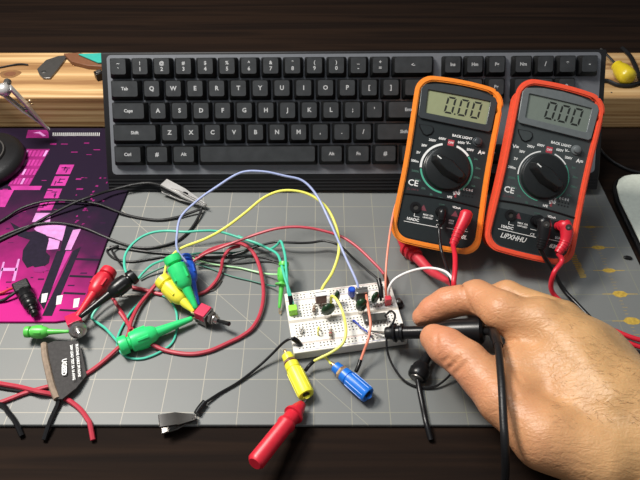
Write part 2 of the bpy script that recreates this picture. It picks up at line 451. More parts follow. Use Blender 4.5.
for r, u0, ks in rows:
    u = u0
    for lab, w in ks:
        a0, a1 = u*U1+.75, (u+w)*U1-.75; b0, b1 = r*U1+.8, (r+1)*U1-.8
        mb = MB(KT)
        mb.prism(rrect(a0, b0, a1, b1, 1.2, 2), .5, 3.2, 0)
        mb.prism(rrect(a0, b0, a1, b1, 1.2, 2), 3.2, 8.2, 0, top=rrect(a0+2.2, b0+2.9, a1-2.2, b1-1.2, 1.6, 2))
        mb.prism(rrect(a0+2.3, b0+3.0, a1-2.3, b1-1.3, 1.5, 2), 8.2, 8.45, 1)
        key = build('key', mb, ['key', 'keytop_lit'], kb, angle=25)
        if lab:
            mb = MB(); cx, cy = (a0+a1)/2, (b0+b1)/2+.9
            if '\n' in lab:
                s1, s2 = lab.split('\n'); text(mb, s1, cx, cy+2.5, 8.56, 4.2, T=KT, bold=.03); text(mb, s2, cx, cy-2.5, 8.56, 4.6, T=KT, bold=.03)
            else: text(mb, lab, cx, cy, 8.56, 5.2 if len(lab) == 1 else 3.9, T=KT, bold=.035)
            for i, p in enumerate(mb.v): mb.v[i] = p
            build('legend', mb, 'legend', key, smooth=False)
        u += w

# ------------------------------------------------------------------ multimeters
def outline(ins):
    o = rrect(-37.5+ins, ins, 37.5-ins, 145-ins, 13-ins*.45, 8); r = []
    q = []
    for i in range(len(o)):
        a, b = o[i], o[(i+1) % len(o)]
        L = math.hypot(b[0]-a[0], b[1]-a[1]); n = max(1, int(L/6))
        q += [(a[0]+(b[0]-a[0])*j/n, a[1]+(b[1]-a[1])*j/n) for j in range(n)]
    for x, y in q:
        f = 1-.035*math.sin(math.pi*min(1, max(0, y/140)))**2
        y2 = y+(3.2*(1-(x/37.5)**2) if y > 120 else 0)-(1.8*(1-(x/37.5)**2) if y < 20 else 0)
        r.append((x*f, y2))
    return r

def arcpoly(mb, r0, r1, a0, a1, z, mi, cx=0, cy=69):
    n = max(2, int(abs(a1-a0)/6)); vs = []
    for i in range(n+1):
        a = math.radians(a0+(a1-a0)*i/n)
        vs += [(cx+r0*math.cos(a), cy+r0*math.sin(a), z), (cx+r1*math.cos(a), cy+r1*math.sin(a), z)]
    mb.add(vs, [(2*i, 2*i+1, 2*i+3, 2*i+2) for i in range(n)], mi)

def meter(T, label, hol, face, bez, lcd, thick, strong):
    t = thing('multimeter', label, 'multimeter', T=T, group='handheld digital multimeters')
    mb = MB(T); mb.ring(outline(0), outline(4.6), -thick, 0, back=outline(4.0 if strong else 3.0))
    mb.ring(outline(1.2), outline(3.6), 0, .8)
    build('holster', mb, hol, t, bevel=1.3, seg=3, label='rubber holster around the case')
    mb = MB(T); mb.prism(outline(4.5), -thick+1, -1.6); build('case', mb, face, t)
    mb = MB(T)   # seam ridge above the jack panel
    pts = [(-32.0+64*i/20, 41+1.6*(1-((i-10)/10)**2), -1.1) for i in range(21)]
    mb.tube([T @ Vector(p) for p in pts] if False else [Vector(p) for p in pts], .7, 6)
    build('panel_seam', mb, 'black', t)
    mb = MB(T); lo = [p for p in outline(6) if p[1] < 39.5]
    xs = sorted(lo, key=lambda p: math.atan2(p[1]-20, p[0])); mb.prism(xs, -1.7, -1.25); build('jack_panel', mb, 'face', t)
    # display
    def bz(i): return [(-31+i, 110+i), (-29+i, 108+i), (29-i, 107+i), (31-i, 109+i), (32.3-i, 134-i), (30-i, 138-i), (16, 141-i), (0, 142-i), (-16, 141-i), (-30+i, 138-i), (-32.3+i, 134-i)]
    def win(): 
        return [(-25.5, 113.9), (-25, 113.4), (25, 113), (26, 113.7), (26.5, 133.5), (26, 134), (12, 134.2), (0, 134.3), (-12, 134.2), (-26, 134), (-26.5, 133.5)]
    mb = MB(T); mb.ring(bz(0), win(), -1.7, .7); build('display_bezel', mb, bez, t, bevel=.5)
    l = build('display', MB(T).box((0, 123.8, -1.0), (54, 22, .8)), lcd, t, label='greenish grey liquid crystal display reading 0.00')
    mb = MB(T)
    def digit(cx):
        h, w, tk, sl = 7.6, 3.8, 1.6, .1
        def seg(p): mb.add([(cx+x+(y)*sl, 124.2+y, -.52) for x, y in p], [tuple(range(len(p)))])
        a = tk/2
        seg([(-w+a, h), (w-a, h), (w-a-.8, h-tk), (-w+a+.8, h-tk)]); seg([(-w+a, -h), (w-a, -h), (w-a-.8, -h+tk), (-w+a+.8, -h+tk)])
        for s in (-1, 1):
            seg([(s*w, .4), (s*w, h-a), (s*(w-tk), h-tk-a), (s*(w-tk), 1)]); seg([(s*w, -.4), (s*w, -h+a), (s*(w-tk), -h+tk+a), (s*(w-tk), -1)])
    for cx in (-6.0, 5.2, 16.0): digit(cx)
    mb.box((-1.1, 117.2, -.55), (1.3, 1.3, .1))
    build('digits', mb, 'segment', l, smooth=False)
    # buttons
    mb = MB(T); mb.lathe((21.5, 97, -1.6), (21.5, 97, 9), [(0, 4.1), (1.0, 4.1), (1.3, 3.4)], 22); bt = build('backlight_button', mb, bez, t)
    build('button_cap', MB(T).lathe((21.5, 97, -.3), (21.5, 97, 9), [(0, 2.9), (2.2, 2.8), (2.6, 2.1)], 20), bez, bt)
    hb = [(-29, 103), (-28, 100), (-24, 94.5), (-21, 93.5), (-17, 96), (-15.5, 99.5), (-16.5, 102.5), (-19, 103.6)]
    hb2 = [(-22.4+(x+22.4)*.84, 99+(y-99)*.84) for x, y in hb]
    mb = MB(T); mb.prism(hb, -1.7, -1.2, 0); mb.prism(hb2, -1.2, -.4, 1); build('hold_button', mb, ['black', face], t)
    # dial
    mb = MB(T); mb.lathe((0, 69, -1.7), (0, 69, 9), [(0, 19.3), (.7, 19.3), (1, 18.8), (3.6, 18.2), (4.2, 17.2)], 48); dl = build('selector_dial', mb, 'dial', t)
    a = math.radians(150); ca, sa = math.cos(a), math.sin(a)
    pr = [(-17, -1.8), (-15, -5.4), (0, -8.2), (14, -5), (17.4, 0), (14, 5), (0, 8.2), (-15, 5.4), (-17, 1.8)]
    tp = [(-14, -1), (-12, -2.6), (0, -4.2), (11, -2.4), (13.5, 0), (11, 2.4), (0, 4.2), (-12, 2.6), (-14, 1)]
    R = lambda q: [(x*ca-y*sa, 69+x*sa+y*ca) for x, y in q]
    mb = MB(T); mb.prism(R(pr), 2.2, 10.5, top=R(tp)); build('dial_grip', mb, 'dial', dl, bevel=.6)
    mb = MB(T); mb.prism(R([(9, -.45), (13.2, -.45), (13.2, .45), (9, .45)]), 10.5, 10.7); build('pointer_line', mb, 'ink_white', dl, smooth=False)
    # printing
    z = -1.52; mb = MB(T)
    W_, G_, R_ = 0, 1, 2
    wd = 1.5 if strong else .7
    arcpoly(mb, 20.6, 20.6+wd+.3, 108, 188, z, W_); arcpoly(mb, 20.6, 20.6+wd+.3, 42, 76, z, W_)
    arcpoly(mb, 20.6, 20.6+wd, -48, 40, z, G_); arcpoly(mb, 20.6, 20.6+wd, 191, 268, z, G_); arcpoly(mb, 20.6, 23.4, -66, -57, z, W_)
    mb.box((0, 92.0, z), (5.2, 5.2, .1), R_); text(mb, 'OFF', 0, 92, z+.12, 2.6, bold=.02, mi=W_)
    for s, an in (('600V', 107), ('200V', 125), ('20V', 143), ('2V', 160), ('200m', 177), ('600V', 71), ('200V', 50)):
        r_ = 26.2+(.8 if an > 120 else 0); text(mb, s, r_*math.cos(math.radians(an)), 69+r_*math.sin(math.radians(an)), z, 2.9, bold=.03, mi=W_)
    for s, an in (('2m', 30), ('20m', 12), ('200m', -6), ('10A', -24), ('2000k', 196), ('200k', 214), ('20k', 232), ('2k', 250), ('200', 268)):
        text(mb, s, 26.2*math.cos(math.radians(an)), 69+26.2*math.sin(math.radians(an)), z, 2.5, bold=.02, mi=3)
    text(mb, 'hFE', 6.5, 42.0+3.2, z, 2.8, bold=.03, mi=W_); text(mb, 'BACK LIGHT', 8.5, 98.8, z, 3.0, bold=.03, mi=W_)
    text(mb, 'V\u2013', 14.5, 94.6, z, 3.4, bold=.03, mi=W_); text(mb, 'V=', -27.5, 88, z, 4.4, bold=.03, mi=W_) if not strong else None
    text(mb, 'A=', 26.5, 88.5, z, 4.6, bold=.03, mi=W_)
    text(mb, 'CE', -25.2, 51.3, z, 7.2, bold=.015, mi=W_); text(mb, 'CAT II', -23, 45.8, z, 2.2, mi=4); text(mb, '\u25b3', -28.2, 45.8, z, 3, mi=4)
    text(mb, 'E C B E', 20.5, 54.3, z, 2.6, bold=.03, mi=W_); text(mb, 'NPN', 13.6, 51, z, 2.4, ang=90, bold=.03, mi=W_); text(mb, 'PNP', 11.2, 48, z, 2.4, ang=90, bold=.03, mi=2)
    for i in range(4):
        for j in range(2): mb.add([(x, y, z) for x, y in circ(17+2.6*i, 51.3-2.6*j, .75, 8)], [tuple(range(8))], 5)
    zz = -1.18
    for cx in (-13.5, 13): mb.add([(cx-3, 29.5, zz), (cx+3, 29.5, zz), (cx, 34.5, zz)], [(0, 1, 2)], 4)
    text(mb, 'COM', 1, 37.3, zz, 2.0, mi=3); text(mb, 'V\u03a9mA', 13.5, 37.2, zz, 2.4, bold=.04, mi=W_)
    text(mb, '10ADC', -20.5, 20.3, zz, 3.4, bold=.03, mi=W_); text(mb, 'CE', 1.0, 19.2, zz, 3.2, mi=W_)
    text(mb, 'MAX 10A', -8.5, 26.2, zz, 2.1, bold=.02, mi=W_); text(mb, 'UNFUSED', -8.5, 23.9, zz, 1.9, bold=.02, mi=W_)
    text(mb, '600V', 11, 25.4, zz, 2.1, bold=.02, mi=W_); text(mb, 'MAX', 11, 23.2, zz, 1.9, bold=.02, mi=W_)
    mb.box((-11.5, 17.6, zz), (32, .5, .06), W_); mb.box((17, 18.6, zz), (18, .4, .06), W_)
    mb.box((-19.8, 24.5, zz), (.5, 3, .06), W_); mb.box((-17.7, 23.2, zz), (4.5, .4, .06), W_); mb.box((1, 23.4, zz), (5, .4, .06), W_)
    text(mb, 'LIPXHHU', -14, 13.0, zz, 6.0, bold=.01, mi=W_, shear=.35, sx=.85) if not strong else None; text(mb, '830L', 21, 13.4, zz, 4.6, bold=.04, mi=W_, shear=.3)
    text(mb, '10A', 22, 21.2, zz, 3, bold=.02, mi=W_)
    build('printed_markings', mb, ['ink_white', 'ink_green', 'ink_red', 'ink_dimgreen', 'ink_red' if strong is None else 'ink_dimred', 'black'], t, smooth=False)
    for cx in (-20, 1, 20):
        mb = MB(T); o = circ(cx, 31, 4.6); mb.ring(o, circ(cx, 31, 2.3), -1.4, -.2, 0); mb.prism(circ(cx, 31, 2.4), -1.45, -1.2, 1)
        build('jack_socket', mb, ['black', 'hole'], t)
    # fold-out stand on the back
    p1 = T @ Vector((0, 100, -thick)); 
    mb = MB(); mb.box((0, 0, 0), (1, 1, 1)); mb = MB()
    q = Vector((p1.x, min(p1.y-6, 44), 0.8))
    mb.tube([p1+Vector((-14, 0, 0)), q+Vector((-14, 0, 0)), q+Vector((14, 0, 0)), p1+Vector((14, 0, 0))], 1.6, 6)
    build('stand', mb, 'black', t)
    return t
SC = Matrix.Diagonal((.965, .93, .94, 1))
TO = frame((89.2, -31.5, 23.5), 2.9, 39.5, -12.8) @ SC
TR = frame((159.4, -43.0, 25.0), 3.2, 43.5, -15.1) @ Matrix.Diagonal((.955, .925, .95, 1))
meter(TO, 'multimeter in a bright orange holster reading 0.00, leaning on the keyboard', 'orange', 'face', 'bezel', 'lcd', 20, True)
meter(TR, 'multimeter in a red-orange holster reading 0.00, with the paler grey face', 'redorange', 'facegrey', 'bezelgrey', 'lcdgrey', 20, False)

# ------------------------------------------------------------------ helpers for leads and clips
def wire(label, m, r, pts, name='jumper_wire', cat='wire', group=None, sleeves=(), k=8):
    """pts are (px, py, z) seen points; sleeves: (material, radius, pts)"""
    P = cr(wp(pts), k)
    o = build(name, MB().tube(P, r, 8), m, loc=tuple(P[0])); tag(o, label, cat, group)
    for sm, sr, sp in sleeves: build('end_sleeve', MB().tube(cr(wp(sp), 4), sr, 10), sm, o)
    return o

def hook_clip(label, A, B, m, sc=1.0, hook='copper', lip=None):
    """mini grabber: plunger end A, hook end B (px,py,z)"""
    a, b = W(*A), W(*B); L = (b-a).length; d = (b-a).normalized(); s = sc
    t = thing('test_hook_clip', label, 'test clip', loc=tuple(a), group='spring loaded test hooks')
    build('plunger', MB().lathe(a, b, [(0, 3.6*s), (.4, 4.9*s), (2.8*s, 5.2*s), (4.4*s, 5.0*s), (5*s, 3.6*s), (7*s, 3.5*s)], 20), m, t)
    mb = MB().lathe(a, b, [(6*s, 4.4*s), (6.6*s, 5.4*s), (9*s, 5.6*s), (15*s, 5.3*s), (18*s, 4.6*s), (20*s, 3.6*s), (20.6*s, 2.9*s)], 20)
    side = d.orthogonal().normalized(); up = d.cross(side)
    for q in range(4):
        e = (side*math.cos(q*1.571)+up*math.sin(q*1.571))*5.0*s; c = a+d*12.5*s+e
        mb.tube([c-d*3*s, c+d*3*s], 1.0*s, 6)
    build('barrel', mb, m, t)
    build('nose', MB().lathe(a, b, [(20*s, 3.0*s), (24*s, 2.6*s), (L-6, 1.6*s), (L-3.5, 1.5*s), (L-3, 1.2*s)], 14), m, t)
    h = MB().tube(cr([a+d*(L-3.4), a+d*(L-.5), a+d*(L+1.2)+up*.8, a+d*(L+.3)+up*1.9, a+d*(L-1.2)+up*1.5], 4), .38, 6)
    build('hook', h, hook, t)
    return t

# ------------------------------------------------------------------ mouse pad with printed artwork
ZP = 2.2
def pz(l): return [(W(x, y, ZP).x, W(x, y, ZP).y) for x, y in l]
A0 = pz([(-60, 126), (128, 126)])
outl = pz([(-170, 128), (100, 128), (133, 128), (128, 190), (107, 240), (84, 303), (77, 314), (66, 320), (55, 321.5), (-170, 321.5)])
yt = outl[0][1]
mp = thing('mouse_pad', 'magenta and black printed mouse pad lying on the mat at the keyboard', 'mouse pad', loc=(outl[4][0]-120, outl[4][1]-60, 0))
pad = build('pad_sheet', MB().prism(outl, .1, ZP), 'pad', mp, bevel=.4, label='printed magenta cloth sheet')
mb = MB(); zz = ZP+.05
def art(poly, mi, h=0): mb.add([(x, y, zz+h) for x, y in pz(poly)], [tuple(range(len(poly)))], mi)
pm = ['p_light', 'p_hot', 'p_mid', 'p_deep', 'p_dark', 'paper']
# block of small tiles upper left
art([(26, 149), (50, 149), (29, 186), (8, 186)], 2)
for i in range(6):
    for j in range(4):
        u0, v0 = i/6+.03, j/4+.04; u1, v1 = (i+1)/6-.03, (j+1)/4-.05
        L = lambda u, v: (26+24*u-v*(18+3*u), 149+37*v)
        art([L(u0, v0), L(u1, v0), L(u1, v1), L(u0, v1)], 1 if (i*7+j*3) % 5 else 0, .03)
# sign column of lettering blocks down the middle
def glyph(cx, cy, w, h, seed):
    r = random.Random(seed); sh = .45
    art([(cx-w+h*sh, cy-h), (cx+w+h*sh, cy-h), (cx+w-h*sh, cy+h), (cx-w-h*sh, cy+h)], 1, .03)
    for q in range(4):
        x = r.uniform(-.7, .5)*w; y = r.uniform(-.7, .6)*h
        if q % 2: pts = [(x-w*.4, y-.4), (x+w*.4, y-.4), (x+w*.4, y+.5), (x-w*.4, y+.5)]
        else: pts = [(x-.5, y-h*.4), (x+.6, y-h*.4), (x+.6, y+h*.4), (x-.5, y+h*.4)]
        art([(cx+a-b*sh, cy+b) for a, b in pts], 3, .06)
for i, (cx, cy) in enumerate(((65, 169.5), (60, 181), (53, 193.5), (46.5, 205.5))): glyph(cx, cy, 7.2, 4.8, i)
art([(36, 213), (51, 213), (50, 222), (32, 222)], 0, .03)
art([(10, 186), (42, 186), (40, 190), (12, 190)], 1, .03)
art([(0, 190), (14, 190), (5, 207), (0, 207)], 1, .03)
# pale sky patch, silhouette, bars and beams
art([(37, 226), (50, 222.5), (67, 225), (62, 241), (54, 238), (40, 234), (34, 229)], 0, .04)
art([(66, 226), (78, 228.5), (71, 251), (60, 251)], 4, .05)
art([(73, 230), (81, 229), (71, 250), (65, 250)], 0, .06)
art([(49, 238), (60, 241), (58, 249), (46, 250)], 0, .05)
art([(25, 250), (30, 242), (30, 247), (27, 253)], 0, .05)
art([(10, 222), (28, 232), (36, 231), (46, 235), (49, 240), (46, 252), (50, 256), (49, 263), (42, 268), (44, 273), (38, 270), (33, 266), (27, 268), (22, 260), (23, 250), (30, 240), (18, 236)], 4, .08)
art([(33, 268), (44, 266), (48, 270), (40, 273), (34, 272)], 2, .11)
art([(57, 251), (66, 251), (44, 310), (38, 300)], 4, .05)
art([(73, 251), (81, 247), (52, 316), (42, 316)], 4, .05)
art([(66, 251), (72, 251), (50, 292), (47, 292)], 1, .04)
for x0, y0, x1 in ((76, 258, 100), (70, 275, 93), (64, 292, 86), (60, 309, 80)):
    art([(x0, y0), (x1, y0+1), (x1-1, y0+3), (x0-1, y0+2)], 4, .06)
for px, py in ((45, 298), (60, 300), (77, 303)):
    art([(px-3, py-4), (px+3, py-5), (px+1, py+4), (px-4, py+5)], 5, .09)
for a in ([(3, 262), (5, 262), (0, 280), (-2, 280)], [(18, 259), (20, 259), (15, 281), (12, 281)], [(2, 268), (17, 268), (16.5, 271), (1, 271)]): art(a, 0, .09)
for i in range(70):
    r = random.Random(i+200); x = r.uniform(2, 108); y = r.uniform(140, 300)
    if x < 124-(y-130)*.24 and not (18 < x < 85 and 220 < y < 262):
        w = r.uniform(1, 7); hh_ = r.uniform(.4, 1.6); art([(x, y), (x+w, y), (x+w-hh_*.4, y+hh_), (x-hh_*.4, y+hh_)], 2 if y < 215 else 3, .015)
for i in range(26):
    r = random.Random(i+50); x = r.uniform(74, 112); y = 160+(112-x)*1.2+r.uniform(0, 30)
    if x < 122-(y-130)*.2: art([(x, y), (x+r.uniform(1, 3), y), (x+r.uniform(0, 2), y+1.6), (x-1, y+1.4)], 2, .04)
art([(28, 130), (48, 130), (49, 138), (26, 138)], 2, .03); art([(33, 133), (40, 131.6), (46, 136), (43, 136.5), (39, 133.5)], 0, .06)
for i in range(24):
    x = 53+i*2.0; art([(x, 132.6), (x+.7, 132.6), (x+.4, 136), (x-.3, 136)], 5, .06)
art([(49, 128.5), (102, 128.5), (102, 131.8), (50, 131.8)], 4, .03)
build('printed_artwork', mb, pm, pad, smooth=False, label='pink and violet cityscape print')

# ------------------------------------------------------------------ breadboard
BT = frame((-18.35, -120.8, 0), 9.33, 0, 0)
bb = thing('breadboard', 'white solderless breadboard full of small parts in front of the meters', 'breadboard', T=BT)
BH = 9.0
build('body', MB(BT).prism(rrect(0, 0, 82.5, 55, .8, 2), .8, BH), 'board', bb, bevel=.5)
build('foam_backing', MB(BT).prism(rrect(.6, .6, 81.9, 54.4, .8, 2), .15, .8), 'boardfoot', bb)
mb = MB(BT); mb.box((41.2, 27.5, BH+.02), (82, 2.6, .06), 0)
build('centre_channel', mb, 'channel', bb)
for yy in (8.1, 46.9): build('rail_seam', MB(BT).box((41.2, yy, BH+.02), (82, .35, .06)), 'tan', bb)
mb = MB(BT)
hx = [4.6+2.54*i for i in range(30)]
hy = [27.5+s*(3.81+2.54*j) for s in (-1, 1) for j in range(5)]
def hole(x, y): mb.add([(x-.48, y-.48, BH+.06), (x+.48, y-.48, BH+.06), (x+.48, y+.48, BH+.06), (x-.48, y+.48, BH+.06)], [(0, 1, 2, 3)])
for x in hx:
    for y in hy: hole(x, y)
for i in range(30):
    if i % 6 != 5:
        for y in (3.3, 5.84, 49.2, 51.74): hole(hx[i], y)
h = build('contact_hole', mb, 'hole', bb, smooth=False); h['kind'] = 'stuff'
mb = MB(BT)
for y in (7.2, 1.4, 47.8, 53.5): mb.box((41, y, BH+.02), (76, .22, .05), 0 if y in (1.4, 47.8) else 1)
build('rail_stripe', mb, ['capblue', 'ink_red'], bb, smooth=False)
LT = lambda px, py, z=BH: W(px, py, z)
def leg(o, a, b, r=.3): build('lead', MB().tube([a, b], r, 6), 'metal', o)

def film_cap(label, px, py, w, h, th, m, ang=0, name='film_capacitor'):
    """py is the foot on the board"""
    b = W(px, py, BH); t = thing(name, label, 'capacitor', loc=tuple(b), group='dipped capacitors on the breadboard')
    ca, sa = math.cos(math.radians(9.3+ang)), math.sin(math.radians(9.3+ang))
    T = Matrix(((ca, -sa, 0, b.x), (sa, ca, 0, b.y), (0, 0, 1, b.z), (0, 0, 0, 1)))
    mb = MB(T); mb.sphere((0, 0, 3.2+h/2), 1, 8, sc=(w/2, th/2, h/2))
    build('body', mb, m, t)
    for s in (-1, 1): build('lead', MB(T).tube([(s*w*.22, 0, 0), (s*w*.22, 0, 4.4)], .28, 6), 'metal', t)
    return t
film_cap('largest dark green dipped capacitor, left one on the board under the yellow wire', 328, 317, 11.2, 11.7, 5.5, 'greencap', 15)
film_cap('thin dark green capacitor just behind the large green one on the left', 337, 303, 5.9, 10.4, 4.2, 'greencap', 60)
film_cap('dark green capacitor with speckled front beneath the tall grey tabbed part', 361, 313, 9.4, 13.0, 6.5, 'greencap', 10)
film_cap('round dark green capacitor nearest the board end beside the red sleeve', 374.5, 305, 8.5, 11.1, 4.4, 'greencap', 40)

def cyl_cap(label, px, py, r, h, m, top='metal', name='electrolytic_capacitor'):
    b = W(px, py, BH); t = thing(name, label, 'capacitor', loc=tuple(b))
    build('can', MB().lathe(b+Vector((0, 0, 2.5)), b+Vector((0, 0, 20)), [(0, r*.92), (.5, r), (h-.4, r), (h, r*.85)], 20), m, t)
    build('can_top', MB().lathe(b+Vector((0, 0, 2.5+h)), b+Vector((0, 0, 50)), [(-.1, r*.7), (.15, r*.66)], 16), top, t)
    for s in (-1, 1): build('lead', MB().tube([b+Vector((s*1.0, 0, 0)), b+Vector((s*1.0, 0, 3))], .28, 6), 'metal', t)
cyl_cap('small blue cylindrical capacitor standing on the rear rail of the board', 351.5, 296.5, 2.9, 6.5, 'capblue', 'blue')

def tab_part(label, px, py, w, h, bodym, tabm, tall=4):
    b = W(px, py, BH); t = thing('power_transistor', label, 'transistor', loc=tuple(b))
    ca, sa = math.cos(math.radians(9.3)), math.sin(math.radians(9.3))
    T = Matrix(((ca, -sa, 0, b.x), (sa, ca, 0, b.y), (0, 0, 1, b.z), (0, 0, 0, 1)))
    build('body', MB(T).box((0, 0, 4+h/2), (w, 4.4, h)), bodym, t, bevel=.4)
    mb = MB(T); mb.box((0, 1.9, 4+h*.6), (w+.3, 1.2, h*1.2)); mb.box((0, 0.2, 4+h+.4), (w+.2, 4.4, .8)); build('heat_tab', mb, tabm, t, bevel=.2)
    for s in (-1, 0, 1): build('lead', MB(T).box((s*2.2, 0, 2.2), (.8, .5, 4.4)), 'metal', t)
tab_part('brown bodied part with a pale metal top at the left rear of the board', 321, 305, 8, 8.5, 'brown', 'white')
tab_part('grey tabbed transistor with a shiny metal top in the middle rear of the board', 361, 303, 9, 9.5, 'ic', 'metal')

# DIP chip across the channel
T = BT @ Matrix.Translation((62.5, 19, BH))
ic = thing('integrated_circuit', 'dark chip bridging the board near the probe tip', 'chip', T=T)
build('package', MB(T).box((0, 0, 2.4), (17, 6.6, 3.2)), 'ic', ic, bevel=.3)
for i in range(7):
    for s in (-1, 1):
        build('pin', MB(T).tube([(-7.62+2.54*i, s*3.2, 2.2), (-7.62+2.54*i, s*4.0, 2.0), (-7.62+2.54*i, s*4.0, 0)], .32, 4), 'metal', ic)
build('orientation_dot', MB(T).lathe((-6.8, -1.8, 4.0), (-6.8, -1.8, 9), [(0, .6), (.06, .5)], 10), 'paper', ic)

def resistor(label, a, b, m, band):
    A, B = W(*a), W(*b); d = (B-A); L = d.length; n = d.normalized(); U = Vector((0, 0, 3.2))
    t = thing('resistor', label, 'resistor', loc=tuple(A))
    build('lead', MB().tube(cr([A, A+U, B+U, B], 3), .28, 6), 'metal', t)
    build('body', MB().lathe(A+U+n*(L*.2), B+U, [(0, .6), (.4, 1.2), (1.4, 1.15), (L*.6-1.4, 1.15), (L*.6-.4, 1.2), (L*.6, .6)], 12), m, t)
    build('colour_band', MB().lathe(A+U+n*(L*.4), B+U, [(0, 1.24), (.7, 1.24)], 12), band, t)
resistor('tan resistor bent over the holes left of the channel middle', (313, 317, BH), (315, 306, BH), 'tan', 'brown')
resistor('tan resistor by the front rows under the looping yellow wire', (330, 341, BH), (331, 330, BH), 'tan', 'ink_red')
resistor('grey resistor lying close to the black lead plugged in the front left', (299, 336, BH), (303, 329, BH), 'paper', 'tan')
wire('stub of yellow wire standing in the front rows of the board', 'yellowwire', .6, [(318, 335, BH), (318, 331, 14), (318.6, 327, 14), (319, 329, BH)])

# neon green plug where the teal wires enter
b = W(293, 313, BH)
t = thing('header_socket', 'bright lime green socket block on the rear left corner of the board', 'connector', loc=tuple(b))
build('housing', MB(Matrix.Translation(b) @ Matrix.Rotation(math.radians(9.3), 4, 'Z')).box((0, 0, 3.4), (6.2, 5.4, 6.4)), 'limegreen', t, bevel=.4)
build('contact', MB().tube([b, b+Vector((0, 0, .5))], .4, 6), 'metal', t)
# red sleeve block at the rear right
b = W(387.5, 304, BH)
t = thing('header_socket', 'dark red socket at the rear right corner of the board', 'connector', loc=tuple(b))
build('housing', MB(Matrix.Translation(b) @ Matrix.Rotation(math.radians(9.3), 4, 'Z')).box((0, 0, 4), (4.6, 4.2, 7)), 'darkred', t, bevel=.4)
build('contact', MB().tube([b, b+Vector((0, 0, .6))], .4, 6), 'metal', t)
b = W(398, 303, 3)
t = thing('round_knob', 'small round black knob just past the rear right end of the board', 'knob', loc=(b.x, b.y, 0))  # a round knob, nothing to press
build('base', MB().lathe((b.x, b.y, .05), (b.x, b.y, 9), [(0, 4), (3.2, 4), (3.6, 3.4)], 18), 'black', t)
build('cap', MB().lathe((b.x, b.y, 3.4), (b.x, b.y, 19), [(0, 2.2), (3, 2.2), (3.4, 1.6)], 18), 'darkmetal', t)

# wires on and around the board
wire('long pale yellow jumper wire arching in front of the keyboard to the board', 'yellowwire', 1.15,
     [(164, 276, 18), (168, 262, 24), (180, 249, 30), (205, 239, 33), (225, 228, 36), (245, 213, 40), (265, 197, 44), (285, 190.5, 46), (308, 194, 44), (326, 207, 40), (336.5, 228, 34), (339, 250, 30), (333, 271, 24), (323, 287, 20), (321.5, 293, 17)])
wire('lavender blue jumper wire arching over the keyboard edge to the board middle', 'lavender', .95,
     [(186, 262, 26), (177.5, 250, 32), (177, 235, 38), (181, 217, 44), (197, 201, 50), (215, 188, 55), (240, 173, 60), (262, 171.5, 60), (285, 176, 57), (303, 181, 54), (317, 196, 48), (330, 222, 40), (345, 256, 30), (356, 280, 24), (359, 291, 20)])
wire('bright yellow jumper looping low over the front half of the board', 'yellowwire', 1.0,
     [(331, 303, 13), (331.5, 296, 19), (337, 300, 21), (343, 313, 20), (346, 330, 20), (343, 343, 18), (332, 352, 14), (316, 360, 9), (312, 363, 7)],
     sleeves=[('black', 1.3, [(314, 361, 8.5), (309, 366, 6), (305.5, 370.5, 6)])])
wire('short yellow wire running from the board edge to the blue banana jack', 'yellowwire', .8, [(322, 356, 11.5), (327, 359, 8), (331, 364, 7)])
wire('salmon jumper wire crossing the board down to the blue banana jack', 'salmon', .95,
     [(366, 291, 20), (366.5, 297, 21), (369, 312, 21), (370.5, 325, 20), (368, 340, 17), (364, 351, 12), (360.5, 361, 8), (359, 365, 7)],
     sleeves=[('black', 1.5, [(360.5, 360, 8.5), (358.5, 366, 7), (356, 371.5, 6.5)])])
wire('thin salmon wire rising straight up from the board beside the orange meter', 'salmon', .8,
     [(386.5, 297, 14), (385.5, 285, 22), (386.5, 262, 30), (389.5, 236, 36), (393, 215, 40), (396.5, 203, 42), (398.5, 207, 38), (399, 214, 32)])
wire('white jumper wire arching from the board to the fingertips', 'white', 1.0,
     [(388.5, 297, 14), (389, 288, 22), (395, 279, 27), (410, 271.5, 32), (428, 268, 35), (444, 271, 38), (451.5, 278, 39), (453, 286, 37)])
wire('small dark blue jumper bent over the front holes by the probe', 'capblue', .7, [(353, 322, BH), (354, 320.5, 12), (362, 328, 13), (369, 333, 13), (370.5, 337, BH)])
wire('thin black bare wire between the salmon wire and the probe tip', 'darkmetal', .4, [(373, 340, BH), (371, 335, 13), (368, 331, 14), (384, 334, 14)])
wire('thin black wire curling over the chip beside the probe tip', 'blackrub', .8,
     [(384, 317, BH), (387, 314, 18), (391, 311, 23), (395, 315, 26), (393, 323, 24), (388, 330, 20), (386.5, 343, 14), (389, 357, 8), (396, 371, 4), (405, 381, 2), (418, 387, 1.5), (434, 387, 2), (448, 377, 5), (456, 366, 8)])
wire('teal green jumper wire arching from the lime socket with its peak behind', 'teal', 1.05,
     [(290.5, 300, 16), (288, 290, 20), (286.5, 272, 22), (285, 255, 22), (281, 241.5, 20), (277, 245, 15), (270, 249, 10), (262, 246, 7), (247, 240, 6), (238, 236, 6)],
     sleeves=[('black', 1.9, [(291.8, 306, 13.5), (291, 301, 16), (290, 296, 18)])])
wire('teal green jumper wire circling wide and ending at the black test hook', 'teal', 1.05,
     [(293, 304, 15), (290, 293, 19), (285, 278, 22), (281, 263, 20), (277, 254, 16), (268, 248.5, 12), (256, 243, 10), (240, 238, 9), (228, 234, 10), (215, 231, 12), (200, 231, 14), (185, 232, 15), (168, 231, 16), (153, 232.5, 17), (140, 238, 17), (130, 247, 16), (125, 256, 15), (124.5, 266, 17), (127, 275, 20)])
wire('pale lime wire running flat to the green clip beside the board', 'limewire', .7,
     [(190, 257, 8), (200, 261, 4), (212, 264, 2.5), (225, 266, 1.5), (240, 268, 1.5), (255, 271.5, 2), (268, 274, 4), (279, 274.5, 9)])
